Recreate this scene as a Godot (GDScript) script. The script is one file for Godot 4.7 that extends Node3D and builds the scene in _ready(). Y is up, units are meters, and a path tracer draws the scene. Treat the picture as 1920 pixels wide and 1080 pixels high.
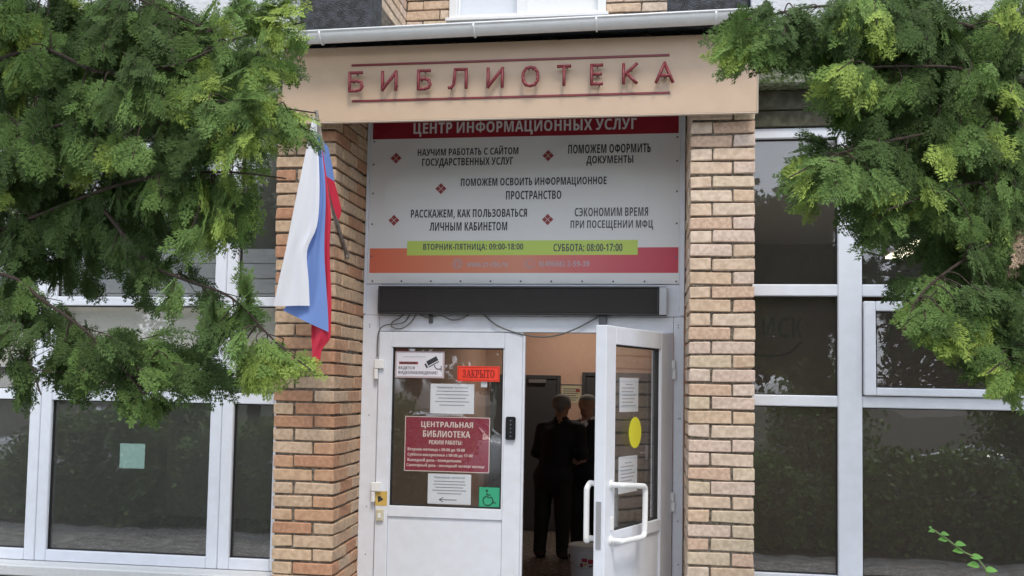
extends Node3D

# Library entrance: x runs along the facade, y up, z towards the street. The front of the brick piers is z = 0, the door plane z = -0.56.

var mats := {}
var texs := {}
var meshes := {}
var used := {}
var rng := RandomNumberGenerator.new()

func _ready() -> void:
	rng.seed = 41
	set_camera()
	set_light()
	make_materials()
	build_setting()
	build_shell()
	build_piers()
	build_canopy_and_sign()
	build_upper_wall()
	build_banner()
	build_display()
	build_doors()
	build_door_notices()
	build_windows()
	build_lobby()
	build_flag()
	build_people()
	build_trees()
	build_street()

# ---------------------------------------------------------------- camera, sky, sun
func set_camera() -> void:
	var cam := Camera3D.new()
	cam.name = "camera"
	add_child(cam)
	cam.projection = Camera3D.PROJECTION_FRUSTUM
	cam.near = 0.05
	cam.far = 400.0
	cam.size = 0.05 * 2.0 * 540.0 / 1790.0
	cam.frustum_offset = Vector2(0, 0.05 * 84.0 / 1790.0)
	cam.position = Vector3(0, 1.8, 5.37)
	cam.rotation_degrees = Vector3(3.2, 8.4, 1.0)
	cam.current = true

func set_light() -> void:
	var sky_mat := ProceduralSkyMaterial.new()
	sky_mat.sky_top_color = Color(0.80, 0.84, 0.90)
	sky_mat.sky_horizon_color = Color(0.86, 0.88, 0.91)
	sky_mat.sky_curve = 0.2
	sky_mat.ground_bottom_color = Color(0.32, 0.32, 0.31)
	sky_mat.ground_horizon_color = Color(0.5, 0.5, 0.5)
	var sky := Sky.new()
	sky.sky_material = sky_mat
	var env := Environment.new()
	env.background_mode = Environment.BG_SKY
	env.sky = sky
	env.tonemap_mode = Environment.TONE_MAPPER_LINEAR
	env.tonemap_exposure = 2.6
	env.sdfgi_enabled = true
	env.ssao_enabled = true
	env.ssil_enabled = true
	var we := WorldEnvironment.new()
	we.name = "environment"
	we.environment = env
	add_child(we)
	var sun := DirectionalLight3D.new()
	sun.name = "sun"
	sun.light_color = Color(1.0, 0.97, 0.93)
	sun.light_energy = 0.3
	sun.light_angular_distance = 14.0
	sun.shadow_enabled = true
	add_child(sun)
	sun.rotation_degrees = Vector3(-58, 22, 0)

# ---------------------------------------------------------------- helpers
func numbered(called: String) -> String:
	if not used.has(called):
		used[called] = 0
		return called
	used[called] += 1
	return "%s_%03d" % [called, used[called]]

func thing(called: String, label: String, category: String, at := Vector3.ZERO, group := "") -> Node3D:
	var o := Node3D.new()
	o.name = numbered(called)
	add_child(o)
	o.position = at
	o.set_meta("label", label)
	o.set_meta("category", category)
	if group:
		o.set_meta("group", group)
	return o

func off(p: Node) -> Vector3:
	var acc := Vector3.ZERO
	while p != self:
		acc += p.position
		p = p.get_parent()
	return acc

func put(parent: Node, called: String, mesh: Mesh, m: Material, at := Vector3.ZERO) -> MeshInstance3D:
	var o := MeshInstance3D.new()
	o.name = numbered(called) if parent == self else called
	o.mesh = mesh
	if m:
		o.material_override = m
	parent.add_child(o, true)
	o.position = at - off(parent)
	return o

func tri(st: SurfaceTool, a: Vector3, b: Vector3, c: Vector3, n: Vector3) -> void:
	if (c - a).cross(b - a).dot(n) < 0.0:
		var t := b
		b = c
		c = t
	st.add_vertex(a)
	st.add_vertex(b)
	st.add_vertex(c)

func quad(st: SurfaceTool, a: Vector3, b: Vector3, c: Vector3, d: Vector3, n: Vector3) -> void:
	tri(st, a, b, c, n)
	tri(st, a, c, d, n)

func start(smooth := false) -> SurfaceTool:
	var st := SurfaceTool.new()
	st.begin(Mesh.PRIMITIVE_TRIANGLES)
	st.set_smooth_group(0 if smooth else -1)
	return st

func done(st: SurfaceTool) -> ArrayMesh:
	st.generate_normals()
	return st.commit()

# a box with bevelled edges, centred; wob moves its corners a little (for bricks and stones)
func block_mesh(s: Vector3, ch: float, wob := 0.0, variant := 0) -> ArrayMesh:
	var key := "%.3f %.3f %.3f %.4f %.4f %d" % [s.x, s.y, s.z, ch, wob, variant]
	if meshes.has(key):
		return meshes[key]
	var r := RandomNumberGenerator.new()
	r.seed = hash(key)
	var h := s * 0.5
	ch = minf(ch, minf(h.x, minf(h.y, h.z)) * 0.6)
	var st := start()
	var v := {}
	for sx in [-1, 1]:
		for sy in [-1, 1]:
			for sz in [-1, 1]:
				var j := Vector3(r.randf_range(-wob, wob), r.randf_range(-wob, wob), r.randf_range(-wob, wob))
				var e := ch * (1.0 + (r.randf() * 2.0 if wob > 0.0 else 0.0))
				var c := Vector3(sx * h.x, sy * h.y, sz * h.z) + j
				v[[sx, sy, sz]] = [c - Vector3(0, sy * e, sz * e), c - Vector3(sx * e, 0, sz * e), c - Vector3(sx * e, sy * e, 0)]
	for ax in 3:
		for sg in [-1, 1]:
			var n := Vector3.ZERO
			n[ax] = sg
			var q := []
			for k in [[-1, -1], [1, -1], [1, 1], [-1, 1]]:
				var key3 := [0, 0, 0]
				key3[ax] = sg
				key3[(ax + 1) % 3] = k[0]
				key3[(ax + 2) % 3] = k[1]
				q.append(v[key3][ax])
			quad(st, q[0], q[1], q[2], q[3], n)
	for ax in 3:
		for k in [[-1, -1], [1, -1], [1, 1], [-1, 1]]:
			var a3 := [0, 0, 0]
			a3[ax] = -1
			a3[(ax + 1) % 3] = k[0]
			a3[(ax + 2) % 3] = k[1]
			var b3 := a3.duplicate()
			b3[ax] = 1
			var n := Vector3.ZERO
			n[(ax + 1) % 3] = k[0]
			n[(ax + 2) % 3] = k[1]
			quad(st, v[a3][(ax + 1) % 3], v[b3][(ax + 1) % 3], v[b3][(ax + 2) % 3], v[a3][(ax + 2) % 3], n)
	for sx in [-1, 1]:
		for sy in [-1, 1]:
			for sz in [-1, 1]:
				var q: Array = v[[sx, sy, sz]]
				tri(st, q[0], q[1], q[2], Vector3(sx, sy, sz))
	meshes[key] = done(st)
	return meshes[key]

func bx(parent: Node, called: String, x0: float, x1: float, y0: float, y1: float, z0: float, z1: float, m: Material, ch := 0.003) -> MeshInstance3D:
	var a := Vector3(minf(x0, x1), minf(y0, y1), minf(z0, z1))
	var b := Vector3(maxf(x0, x1), maxf(y0, y1), maxf(z0, z1))
	return put(parent, called, block_mesh(b - a, ch), m, (a + b) * 0.5)

func add_tube(st: SurfaceTool, pts: Array, radii: Variant, sides := 8, caps := true) -> void:
	var rings := []
	var up := Vector3(0.31, 0.9, 0.17)
	for i in pts.size():
		var p: Vector3 = pts[i]
		var d: Vector3 = (pts[mini(i + 1, pts.size() - 1)] - pts[maxi(i - 1, 0)]).normalized()
		var s := d.cross(up)
		if s.length() < 0.05:
			s = d.cross(Vector3.RIGHT)
		s = s.normalized()
		up = s.cross(d).normalized()
		var r: float = radii[i] if radii is Array else radii
		var ring := []
		for k in sides:
			var a := TAU * k / sides
			ring.append(p + (s * cos(a) + up * sin(a)) * r)
		rings.append(ring)
	for i in pts.size() - 1:
		for k in sides:
			var a: Vector3 = rings[i][k]
			var b: Vector3 = rings[i][(k + 1) % sides]
			var mid: Vector3 = (pts[i] + pts[i + 1]) * 0.5
			quad(st, a, b, rings[i + 1][(k + 1) % sides], rings[i + 1][k], (a + b) * 0.5 - mid + ((pts[i + 1] - pts[i]) * 0.5))
	if caps:
		for e in [0, pts.size() - 1]:
			var n: Vector3 = (pts[e] - pts[1 if e == 0 else e - 1])
			for k in range(1, sides - 1):
				tri(st, rings[e][0], rings[e][k], rings[e][k + 1], n)

func tube(parent: Node, called: String, pts: Array, radii: Variant, m: Material, sides := 8) -> MeshInstance3D:
	var st := start(true)
	var o := off(parent)
	var loc := []
	for p in pts:
		loc.append(p - o)
	add_tube(st, loc, radii, sides)
	return put(parent, called, done(st), m, o)

func curve(pts: Array, steps := 6) -> Array:
	var out := []
	for i in pts.size() - 1:
		var p0: Vector3 = pts[maxi(i - 1, 0)]
		var p1: Vector3 = pts[i]
		var p2: Vector3 = pts[i + 1]
		var p3: Vector3 = pts[mini(i + 2, pts.size() - 1)]
		for k in steps:
			out.append(p1.cubic_interpolate(p2, p0, p3, float(k) / steps))
	out.append(pts[-1])
	return out

# turned shape: profile of [radius, height]
func lathe(profile: Array, sides := 28) -> ArrayMesh:
	var st := start(true)
	for i in profile.size() - 1:
		var r0: float = profile[i][0]
		var y0: float = profile[i][1]
		var r1: float = profile[i + 1][0]
		var y1: float = profile[i + 1][1]
		st.set_smooth_group(i)
		for k in sides:
			var a := TAU * k / sides
			var b := TAU * (k + 1) / sides
			var da := Vector3(cos(a), 0, sin(a))
			var db := Vector3(cos(b), 0, sin(b))
			var n := (da + db) * (y1 - y0) + Vector3.UP * (r0 - r1) * 2.0
			quad(st, da * r0 + Vector3.UP * y0, db * r0 + Vector3.UP * y0, db * r1 + Vector3.UP * y1, da * r1 + Vector3.UP * y1, n)
	return done(st)

func disc(parent: Node, called: String, at: Vector3, r: float, depth: float, m: Material, sx := 1.0) -> MeshInstance3D:
	var c := CylinderMesh.new()
	c.top_radius = r
	c.bottom_radius = r
	c.height = depth
	c.radial_segments = 24
	c.rings = 1
	var o := put(parent, called, c, m, at)
	o.rotation_degrees = Vector3(90, 0, 0)
	o.scale = Vector3(sx, 1, 1)
	return o

# raised lettering that fills the box cx +- w/2, cy +- h/2 on the plane z
func words(parent: Node, s: String, cx: float, cy: float, z: float, w: float, h: float, m: Material, serif := false, bold := true, called := "lettering") -> MeshInstance3D:
	var key := "font%s%s" % [serif, bold]
	if not texs.has(key):
		var f := SystemFont.new()
		f.font_names = PackedStringArray(["Droid Serif" if serif else "Droid Sans"])
		f.font_weight = 700 if bold else 400
		texs[key] = f
	var t := TextMesh.new()
	t.font = texs[key]
	t.text = s
	t.font_size = 48
	t.pixel_size = 0.001
	t.depth = 0.0012
	t.curve_step = 2.0
	var b := t.get_aabb()
	var o := put(parent, called, t, m, Vector3.ZERO)
	var k := Vector3(w / b.size.x, h / b.size.y, 1.0)
	o.scale = k
	o.position = Vector3(cx, cy, z) - off(parent) - b.get_center() * k
	return o

func flat_quad(x0: float, x1: float, y0: float, y1: float, z: float) -> ArrayMesh:
	var st := SurfaceTool.new()
	st.begin(Mesh.PRIMITIVE_TRIANGLES)
	for c in [[0, 0], [0, 1], [1, 1], [0, 0], [1, 1], [1, 0]]:
		st.set_normal(Vector3(0, 0, 1))
		st.set_uv(Vector2(c[0], 1 - c[1]))
		st.add_vertex(Vector3(x1 if c[0] else x0, y1 if c[1] else y0, z))
	return st.commit()

# ---------------------------------------------------------------- materials
func noise_tex(key: String, freq: float, lo: Color, hi: Color, octaves := 4, kind := FastNoiseLite.TYPE_SIMPLEX_SMOOTH, contrast := 0.25) -> NoiseTexture2D:
	if texs.has(key):
		return texs[key]
	var n := FastNoiseLite.new()
	n.seed = absi(hash(key)) % 1000
	n.noise_type = kind
	n.frequency = freq
	n.fractal_octaves = octaves
	var g := Gradient.new()
	g.offsets = PackedFloat32Array([0.5 - contrast, 0.5 + contrast])
	g.colors = PackedColorArray([lo, hi])
	var t := NoiseTexture2D.new()
	t.width = 512
	t.height = 512
	t.seamless = true
	t.noise = n
	t.color_ramp = g
	texs[key] = t
	return t

func mat(called: String, r: float, g: float, b: float, rough := 0.6, o := {}) -> StandardMaterial3D:
	if mats.has(called):
		return mats[called]
	var m := StandardMaterial3D.new()
	m.resource_name = called
	m.albedo_color = Color(r, g, b).linear_to_srgb()
	m.roughness = rough
	m.metallic = o.get("metal", 0.0)
	if o.has("tex") or o.has("bump"):
		m.uv1_triplanar = true
		m.uv1_world_triplanar = true
		var sc: float = o.get("scale", 1.0)
		m.uv1_scale = Vector3(sc, sc, sc)
	if o.has("tex"):
		m.albedo_texture = o.tex
	if o.has("detail"):
		m.detail_enabled = true
		m.detail_albedo = o.detail
		m.detail_blend_mode = BaseMaterial3D.BLEND_MODE_MUL
	if o.has("bump"):
		m.heightmap_enabled = true
		m.heightmap_texture = o.bump
		m.heightmap_scale = o.get("height", 0.2)
	if o.has("back"):
		m.backlight_enabled = true
		m.backlight = o.back
	if o.has("coat"):
		m.clearcoat_enabled = true
		m.clearcoat = o.coat
		m.clearcoat_roughness = 0.1
	if o.get("vc", false):
		m.vertex_color_use_as_albedo = true
	if o.has("alpha"):
		m.transparency = BaseMaterial3D.TRANSPARENCY_ALPHA
		m.albedo_color.a = o.alpha
	if o.has("spec"):
		m.metallic_specular = o.spec
	mats[called] = m
	return m

func make_materials() -> void:
	var grain := noise_tex("grain", 0.012, Color(0.90, 0.885, 0.87), Color(1, 1, 1), 5)
	var blotch := noise_tex("blotch", 0.012, Color(0.72, 0.70, 0.68), Color(1, 1, 1), 5)
	var fine := noise_tex("fine", 0.09, Color(0.1, 0.1, 0.1), Color(0.9, 0.9, 0.9), 4)
	var pits := noise_tex("pits", 0.05, Color(0.0, 0.0, 0.0), Color(1, 1, 1), 5, FastNoiseLite.TYPE_CELLULAR)
	var soft := noise_tex("soft", 0.006, Color(0, 0, 0), Color(1, 1, 1), 2)
	var dirt := noise_tex("dirt", 0.02, Color(0.982, 0.98, 0.976), Color(1, 1, 1), 5)
	# bricks: each pier has its own batch of tones
	var warm := [[0.55, 0.37, 0.24], [0.52, 0.31, 0.19], [0.58, 0.42, 0.28], [0.53, 0.38, 0.26], [0.48, 0.26, 0.155], [0.56, 0.41, 0.29]]
	for i in warm.size():
		mat("warm_brick_%d" % i, warm[i][0], warm[i][1], warm[i][2], 0.9, {"tex": grain, "scale": 3.0 + i * 0.3, "bump": fine, "height": 0.06})
	var pale := [[0.69, 0.53, 0.40], [0.71, 0.57, 0.45], [0.67, 0.50, 0.36], [0.70, 0.57, 0.48], [0.65, 0.53, 0.39], [0.72, 0.59, 0.44], [0.69, 0.54, 0.45], [0.66, 0.47, 0.35]]
	for i in pale.size():
		mat("pale_brick_%d" % i, pale[i][0], pale[i][1], pale[i][2], 0.9, {"tex": grain, "scale": 3.0 + i * 0.3, "bump": fine, "height": 0.06})
	mat("mortar", 0.27, 0.235, 0.19, 0.95, {"tex": blotch, "scale": 4.0, "bump": pits, "height": 0.6})
	mat("white_plastic", 0.74, 0.765, 0.83, 0.32, {"tex": dirt, "scale": 0.9})
	mat("gasket", 0.012, 0.012, 0.012, 0.7)
	mat("white_bright", 0.8, 0.8, 0.8, 0.35)
	mat("glass", 0.5, 0.5, 0.47, 0.0, {"alpha": 0.013, "bump": soft, "height": 0.03, "scale": 0.7})
	mat("dusty_glass", 0.5, 0.5, 0.47, 0.0, {"alpha": 0.024, "bump": soft, "height": 0.03, "scale": 0.7})
	mat("sign_panel", 0.57, 0.415, 0.295, 0.42, {"tex": dirt, "scale": 0.6})
	mat("sign_edge", 0.62, 0.52, 0.42, 0.4)
	mat("neon_red", 0.22, 0.032, 0.042, 0.45)
	mat("line_red", 0.20, 0.025, 0.035, 0.4)
	mat("dark_metal", 0.03, 0.03, 0.032, 0.5)
	mat("gutter", 0.76, 0.77, 0.78, 0.38, {"tex": dirt, "scale": 1.6})
	mat("dark_roof", 0.07, 0.075, 0.085, 0.85, {"tex": blotch, "scale": 2.0, "bump": fine, "height": 0.5})
	mat("soffit", 0.10, 0.09, 0.08, 0.9, {"tex": blotch, "scale": 1.5})
	mat("render_wall", 0.62, 0.63, 0.66, 0.9, {"tex": dirt, "scale": 0.7, "bump": fine, "height": 0.2})
	mat("plinth", 0.10, 0.095, 0.085, 0.95, {"tex": blotch, "scale": 1.3, "bump": pits, "height": 0.4})
	mat("concrete", 0.24, 0.245, 0.20, 0.95, {"tex": noise_tex("moss", 0.02, Color(0.55, 0.66, 0.42), Color(1, 1, 1), 5), "scale": 2.2, "bump": pits, "height": 0.6})
	mat("ledge", 0.20, 0.11, 0.10, 0.7, {"tex": blotch, "scale": 3.0})
	mat("olive_board", 0.085, 0.085, 0.055, 0.8, {"tex": blotch, "scale": 2.0})
	mat("sill_stone", 0.66, 0.66, 0.66, 0.6, {"tex": dirt, "scale": 2.2, "bump": fine, "height": 0.15})
	mat("vinyl", 0.74, 0.74, 0.74, 0.42, {"bump": soft, "height": 1.0, "scale": 0.6})
	mat("vinyl_red", 0.29, 0.016, 0.03, 0.42, {"bump": soft, "height": 1.0, "scale": 0.6})
	mat("vinyl_lime", 0.52, 0.66, 0.13, 0.45, {"bump": soft, "height": 1.0, "scale": 0.6})
	mat("ink", 0.035, 0.037, 0.042, 0.5)
	mat("ink_soft", 0.09, 0.09, 0.10, 0.5)
	mat("ink_white", 0.72, 0.70, 0.70, 0.45)
	mat("ink_diamond", 0.30, 0.05, 0.055, 0.5)
	mat("screw", 0.16, 0.16, 0.17, 0.45, {"metal": 0.6})
	mat("screen", 0.014, 0.012, 0.012, 0.6, {"bump": pits, "height": 0.15, "scale": 9.0})
	mat("alu", 0.5, 0.5, 0.52, 0.35, {"metal": 0.8})
	mat("cable_grey", 0.11, 0.11, 0.10, 0.6)
	mat("paper", 0.70, 0.72, 0.76, 0.8)
	mat("print_grey", 0.30, 0.31, 0.36, 0.8)
	mat("plaque", 0.26, 0.018, 0.045, 0.35)
	mat("plaque_text", 0.72, 0.62, 0.58, 0.5)
	mat("closed_red", 0.86, 0.055, 0.025, 0.5)
	mat("closed_text", 0.23, 0.012, 0.012, 0.5)
	mat("pale_mauve", 0.50, 0.40, 0.42, 0.6)
	mat("sign_white", 0.74, 0.72, 0.78, 0.5)
	mat("green", 0.035, 0.36, 0.19, 0.5)
	mat("ink_green", 0.005, 0.05, 0.03, 0.5)
	mat("sticker_gold", 0.60, 0.40, 0.10, 0.5)
	mat("sticker_yellow", 0.70, 0.66, 0.04, 0.5)
	mat("button_ivory", 0.58, 0.53, 0.38, 0.5)
	mat("black_gloss", 0.008, 0.008, 0.010, 0.18)
	mat("mint_paper", 0.36, 0.56, 0.50, 0.8)
	mat("peach_wall", 0.62, 0.40, 0.31, 0.9, {"tex": dirt, "scale": 0.8})
	mat("brown_wall", 0.12, 0.085, 0.06, 0.9, {"tex": dirt, "scale": 0.6})
	mat("wall_letters", 0.05, 0.035, 0.028, 0.8)
	mat("cream_wall", 0.50, 0.48, 0.42, 0.9, {"tex": dirt, "scale": 0.8})
	mat("taupe_board", 0.11, 0.10, 0.085, 0.85, {"tex": dirt, "scale": 0.8})
	mat("ceiling", 0.50, 0.51, 0.50, 0.9)
	mat("grey_door", 0.055, 0.055, 0.062, 0.55)
	mat("tile_floor", 0.36, 0.32, 0.30, 0.45, {"tex": noise_tex("terrazzo", 0.035, Color(0.45, 0.42, 0.4), Color(1, 1, 1), 5, FastNoiseLite.TYPE_CELLULAR), "scale": 1.3})
	mat("blind", 0.66, 0.64, 0.57, 0.85, {"tex": dirt, "scale": 1.2, "back": Color(0.3, 0.3, 0.26)})
	mat("white_board", 0.62, 0.63, 0.64, 0.6)
	mat("flag_white", 0.74, 0.75, 0.80, 0.75, {"back": Color(0.35, 0.35, 0.38)})
	mat("flag_blue", 0.17, 0.28, 0.62, 0.75, {"back": Color(0.1, 0.16, 0.35)})
	mat("flag_red", 0.52, 0.018, 0.05, 0.75, {"back": Color(0.3, 0.03, 0.05)})
	mat("pole", 0.30, 0.27, 0.24, 0.5, {"tex": blotch, "scale": 6.0})
	mat("bucket", 0.68, 0.68, 0.70, 0.4)
	mat("bucket_red", 0.42, 0.04, 0.06, 0.5)
	mat("bark", 0.085, 0.058, 0.045, 0.95, {"tex": grain, "scale": 5.0, "bump": fine, "height": 0.8})
	mat("thuja", 1, 1, 1, 0.6, {"vc": true, "spec": 0.25, "back": Color(0.4, 0.5, 0.2)})
	mat("leaf", 1, 1, 1, 0.5, {"vc": true, "back": Color(0.35, 0.45, 0.2)})
	mat("fresh_leaf", 0.13, 0.30, 0.06, 0.45, {"back": Color(0.3, 0.5, 0.15)})
	mat("stem_green", 0.16, 0.22, 0.08, 0.6)
	mat("asphalt", 0.075, 0.075, 0.078, 0.95, {"tex": blotch, "scale": 0.5, "bump": fine, "height": 0.3})
	mat("paving", 0.46, 0.45, 0.43, 0.92, {"tex": blotch, "scale": 0.8, "bump": fine, "height": 0.3})
	mat("soil", 0.07, 0.075, 0.045, 1.0, {"tex": blotch, "scale": 0.9})
	mat("car_white", 0.74, 0.75, 0.77, 0.25, {"coat": 1.0})
	mat("car_silver", 0.40, 0.42, 0.46, 0.25, {"coat": 1.0, "metal": 0.3})
	mat("car_glass", 0.012, 0.014, 0.016, 0.05)
	mat("tyre", 0.02, 0.02, 0.02, 0.9)
	mat("skin", 0.45, 0.26, 0.18, 0.6)
	mat("person_cloth", 1, 1, 1, 0.85, {"vc": true})
	mat("hair", 0.22, 0.21, 0.20, 0.8)
	mat("shirt", 0.62, 0.62, 0.64, 0.8)
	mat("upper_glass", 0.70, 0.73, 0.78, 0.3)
	mat("curtain", 0.80, 0.80, 0.80, 0.9)

# ---------------------------------------------------------------- ground, porch
func structure(o: Node) -> void:
	o.set_meta("kind", "structure")

func build_setting() -> void:
	structure(bx(self, "ground", -60, 60, -0.6, -0.15, 0.3, 90, M("soil")))
	structure(bx(self, "pavement", -60, 60, -0.17, -0.146, 0.6, 5.95, M("paving")))
	structure(bx(self, "road", -60, 60, -0.2, -0.142, 9.0, 15.5, M("asphalt")))
	structure(bx(self, "path", -2.3, 0.9, -0.17, -0.138, 5.95, 9.0, M("paving")))
	structure(bx(self, "porch", -2.6, 0.95, -0.6, -0.004, -0.62, 1.1, M("paving"), 0.01))
	structure(bx(self, "floor", -6.4, 4.9, -0.3, 0.0, -7.0, -0.62, M("tile_floor")))

func M(called: String) -> StandardMaterial3D:
	return mats[called]

# ---------------------------------------------------------------- the building's shell
func build_shell() -> void:
	var b := thing("library_building", "grey rendered library building with large windows around the brick entrance", "building", Vector3(-0.8, 0, -3.5))
	var w := M("render_wall")
	# below and above the shop windows
	bx(b, "plinth_wall", -6.5, -2.235, -0.5, 0.56, -0.42, -0.20, M("plinth"))
	bx(b, "plinth_wall", 0.555, 5.0, -0.5, 0.70, -0.42, -0.20, M("plinth"))
	# right head of the window: boards, concrete lintel, ledge, render
	bx(b, "head_board", 0.555, 5.0, 3.325, 3.418, -0.42, -0.235, M("olive_board"))
	bx(b, "head_board", 0.555, 5.0, 3.422, 3.535, -0.42, -0.225, M("olive_board"))
	bx(b, "concrete_lintel", 0.555, 5.0, 3.538, 3.695, -0.5, -0.13, M("concrete"), 0.012)
	bx(b, "recess_strip", 0.555, 5.0, 3.697, 3.738, -0.5, -0.3, M("gasket"))
	bx(b, "ledge", 0.555, 5.0, 3.740, 3.762, -0.5, -0.15, M("ledge"), 0.006)
	bx(b, "upper_wall", 0.555, 5.0, 3.764, 6.5, -0.5, -0.26, w)
	bx(b, "head_board", -6.5, -2.235, 3.325, 3.418, -0.42, -0.235, M("olive_board"))
	bx(b, "head_board", -6.5, -2.235, 3.422, 3.535, -0.42, -0.225, M("olive_board"))
	bx(b, "concrete_lintel", -6.5, -2.235, 3.538, 3.695, -0.5, -0.13, M("concrete"), 0.012)
	bx(b, "recess_strip", -6.5, -2.235, 3.697, 3.738, -0.5, -0.3, M("gasket"))
	bx(b, "ledge", -6.5, -2.235, 3.740, 3.762, -0.5, -0.15, M("ledge"), 0.006)
	bx(b, "upper_wall", -6.5, -2.235, 3.764, 6.5, -0.5, -0.26, w)
	# ends of the windows out of view, back, sides, roof
	bx(b, "end_wall", -6.5, -5.9, 0.56, 3.325, -0.45, -0.2, w)
	bx(b, "end_wall", 3.6, 5.0, 0.70, 3.325, -0.45, -0.2, w)
	bx(b, "side_wall", -6.6, -6.4, -0.5, 3.6, -7.0, -0.45, M("cream_wall"))
	bx(b, "side_wall", 4.9, 5.1, -0.5, 3.6, -7.0, -0.45, M("cream_wall"))
	bx(b, "lobby_back_wall", -2.25, 0.6, 0.0, 3.36, -6.85, -6.65, M("peach_wall"))
	bx(b, "room_back_wall", -6.4, -2.25, 0.0, 3.36, -6.85, -6.65, M("cream_wall"))
	bx(b, "lobby_side_wall", -2.25, -2.1, 0.0, 3.36, -6.65, -0.66, M("peach_wall"))
	bx(b, "partition_wall", 0.42, 0.55, 0.0, 3.36, -3.2, -0.66, M("peach_wall"))
	bx(b, "room_back_wall", 0.55, 4.9, 0.0, 3.36, -5.25, -5.05, M("brown_wall"))
	bx(b, "lobby_side_wall", 0.42, 0.55, 0.0, 3.36, -6.65, -5.05, M("peach_wall"))
	bx(b, "ceiling", -6.6, 5.1, 3.36, 3.6, -7.0, -0.66, M("ceiling"))
	bx(b, "transom_wall", -2.235, 0.555, 3.5, 3.62, -0.66, -0.6, M("soffit"))
	# dark strip of roofing beside the canopy
	bx(b, "roofing_upstand", -2.234, -1.766, 3.8, 4.6, -0.55, -0.3, M("dark_roof"), 0.02)
	bx(b, "roofing_upstand", 0.07, 0.554, 3.8, 4.6, -0.55, -0.3, M("dark_roof"), 0.02)
	# lettering on the brown inner wall, seen through the glass
	words(b, "ИСК", 1.36, 2.47, -5.045, 0.42, 0.22, M("wall_letters"), false, true, "wall_lettering")
	tube(b, "wall_swirl", curve([Vector3(0.9, 2.2, -5.04), Vector3(1.2, 2.17, -5.04), Vector3(1.42, 2.2, -5.04), Vector3(1.55, 2.33, -5.04)]), 0.014, M("wall_letters"), 6)
	tube(b, "wall_swirl", curve([Vector3(2.25, 2.2, -5.04), Vector3(2.37, 2.28, -5.04), Vector3(2.45, 2.42, -5.04), Vector3(2.47, 2.6, -5.04)]), 0.014, M("wall_letters"), 6)

# ---------------------------------------------------------------- brick piers
func brick(parent: Node, x0: float, x1: float, y0: float, y1: float, z0: float, z1: float, batch: String, n: int, lean := 0.0, turn := 0.0) -> void:
	var s := Vector3(x1 - x0, y1 - y0, z1 - z0)
	s = Vector3(snappedf(s.x, 0.002), snappedf(s.y, 0.001), snappedf(s.z, 0.002))
	var mesh := block_mesh(s, 0.0022, 0.0032, rng.randi() % 6)
	var at := Vector3((x0 + x1) * 0.5 + rng.randf_range(-0.002, 0.002) + lean, (y0 + y1) * 0.5 + rng.randf_range(-0.0015, 0.0015), (z0 + z1) * 0.5 + rng.randf_range(-0.005, 0.003))
	var o := put(parent, "brick", mesh, M("%s_brick_%d" % [batch, rng.randi() % n]), at)
	o.rotation.z = rng.randf_range(-0.006, 0.006)
	o.rotation.y = turn

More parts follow.
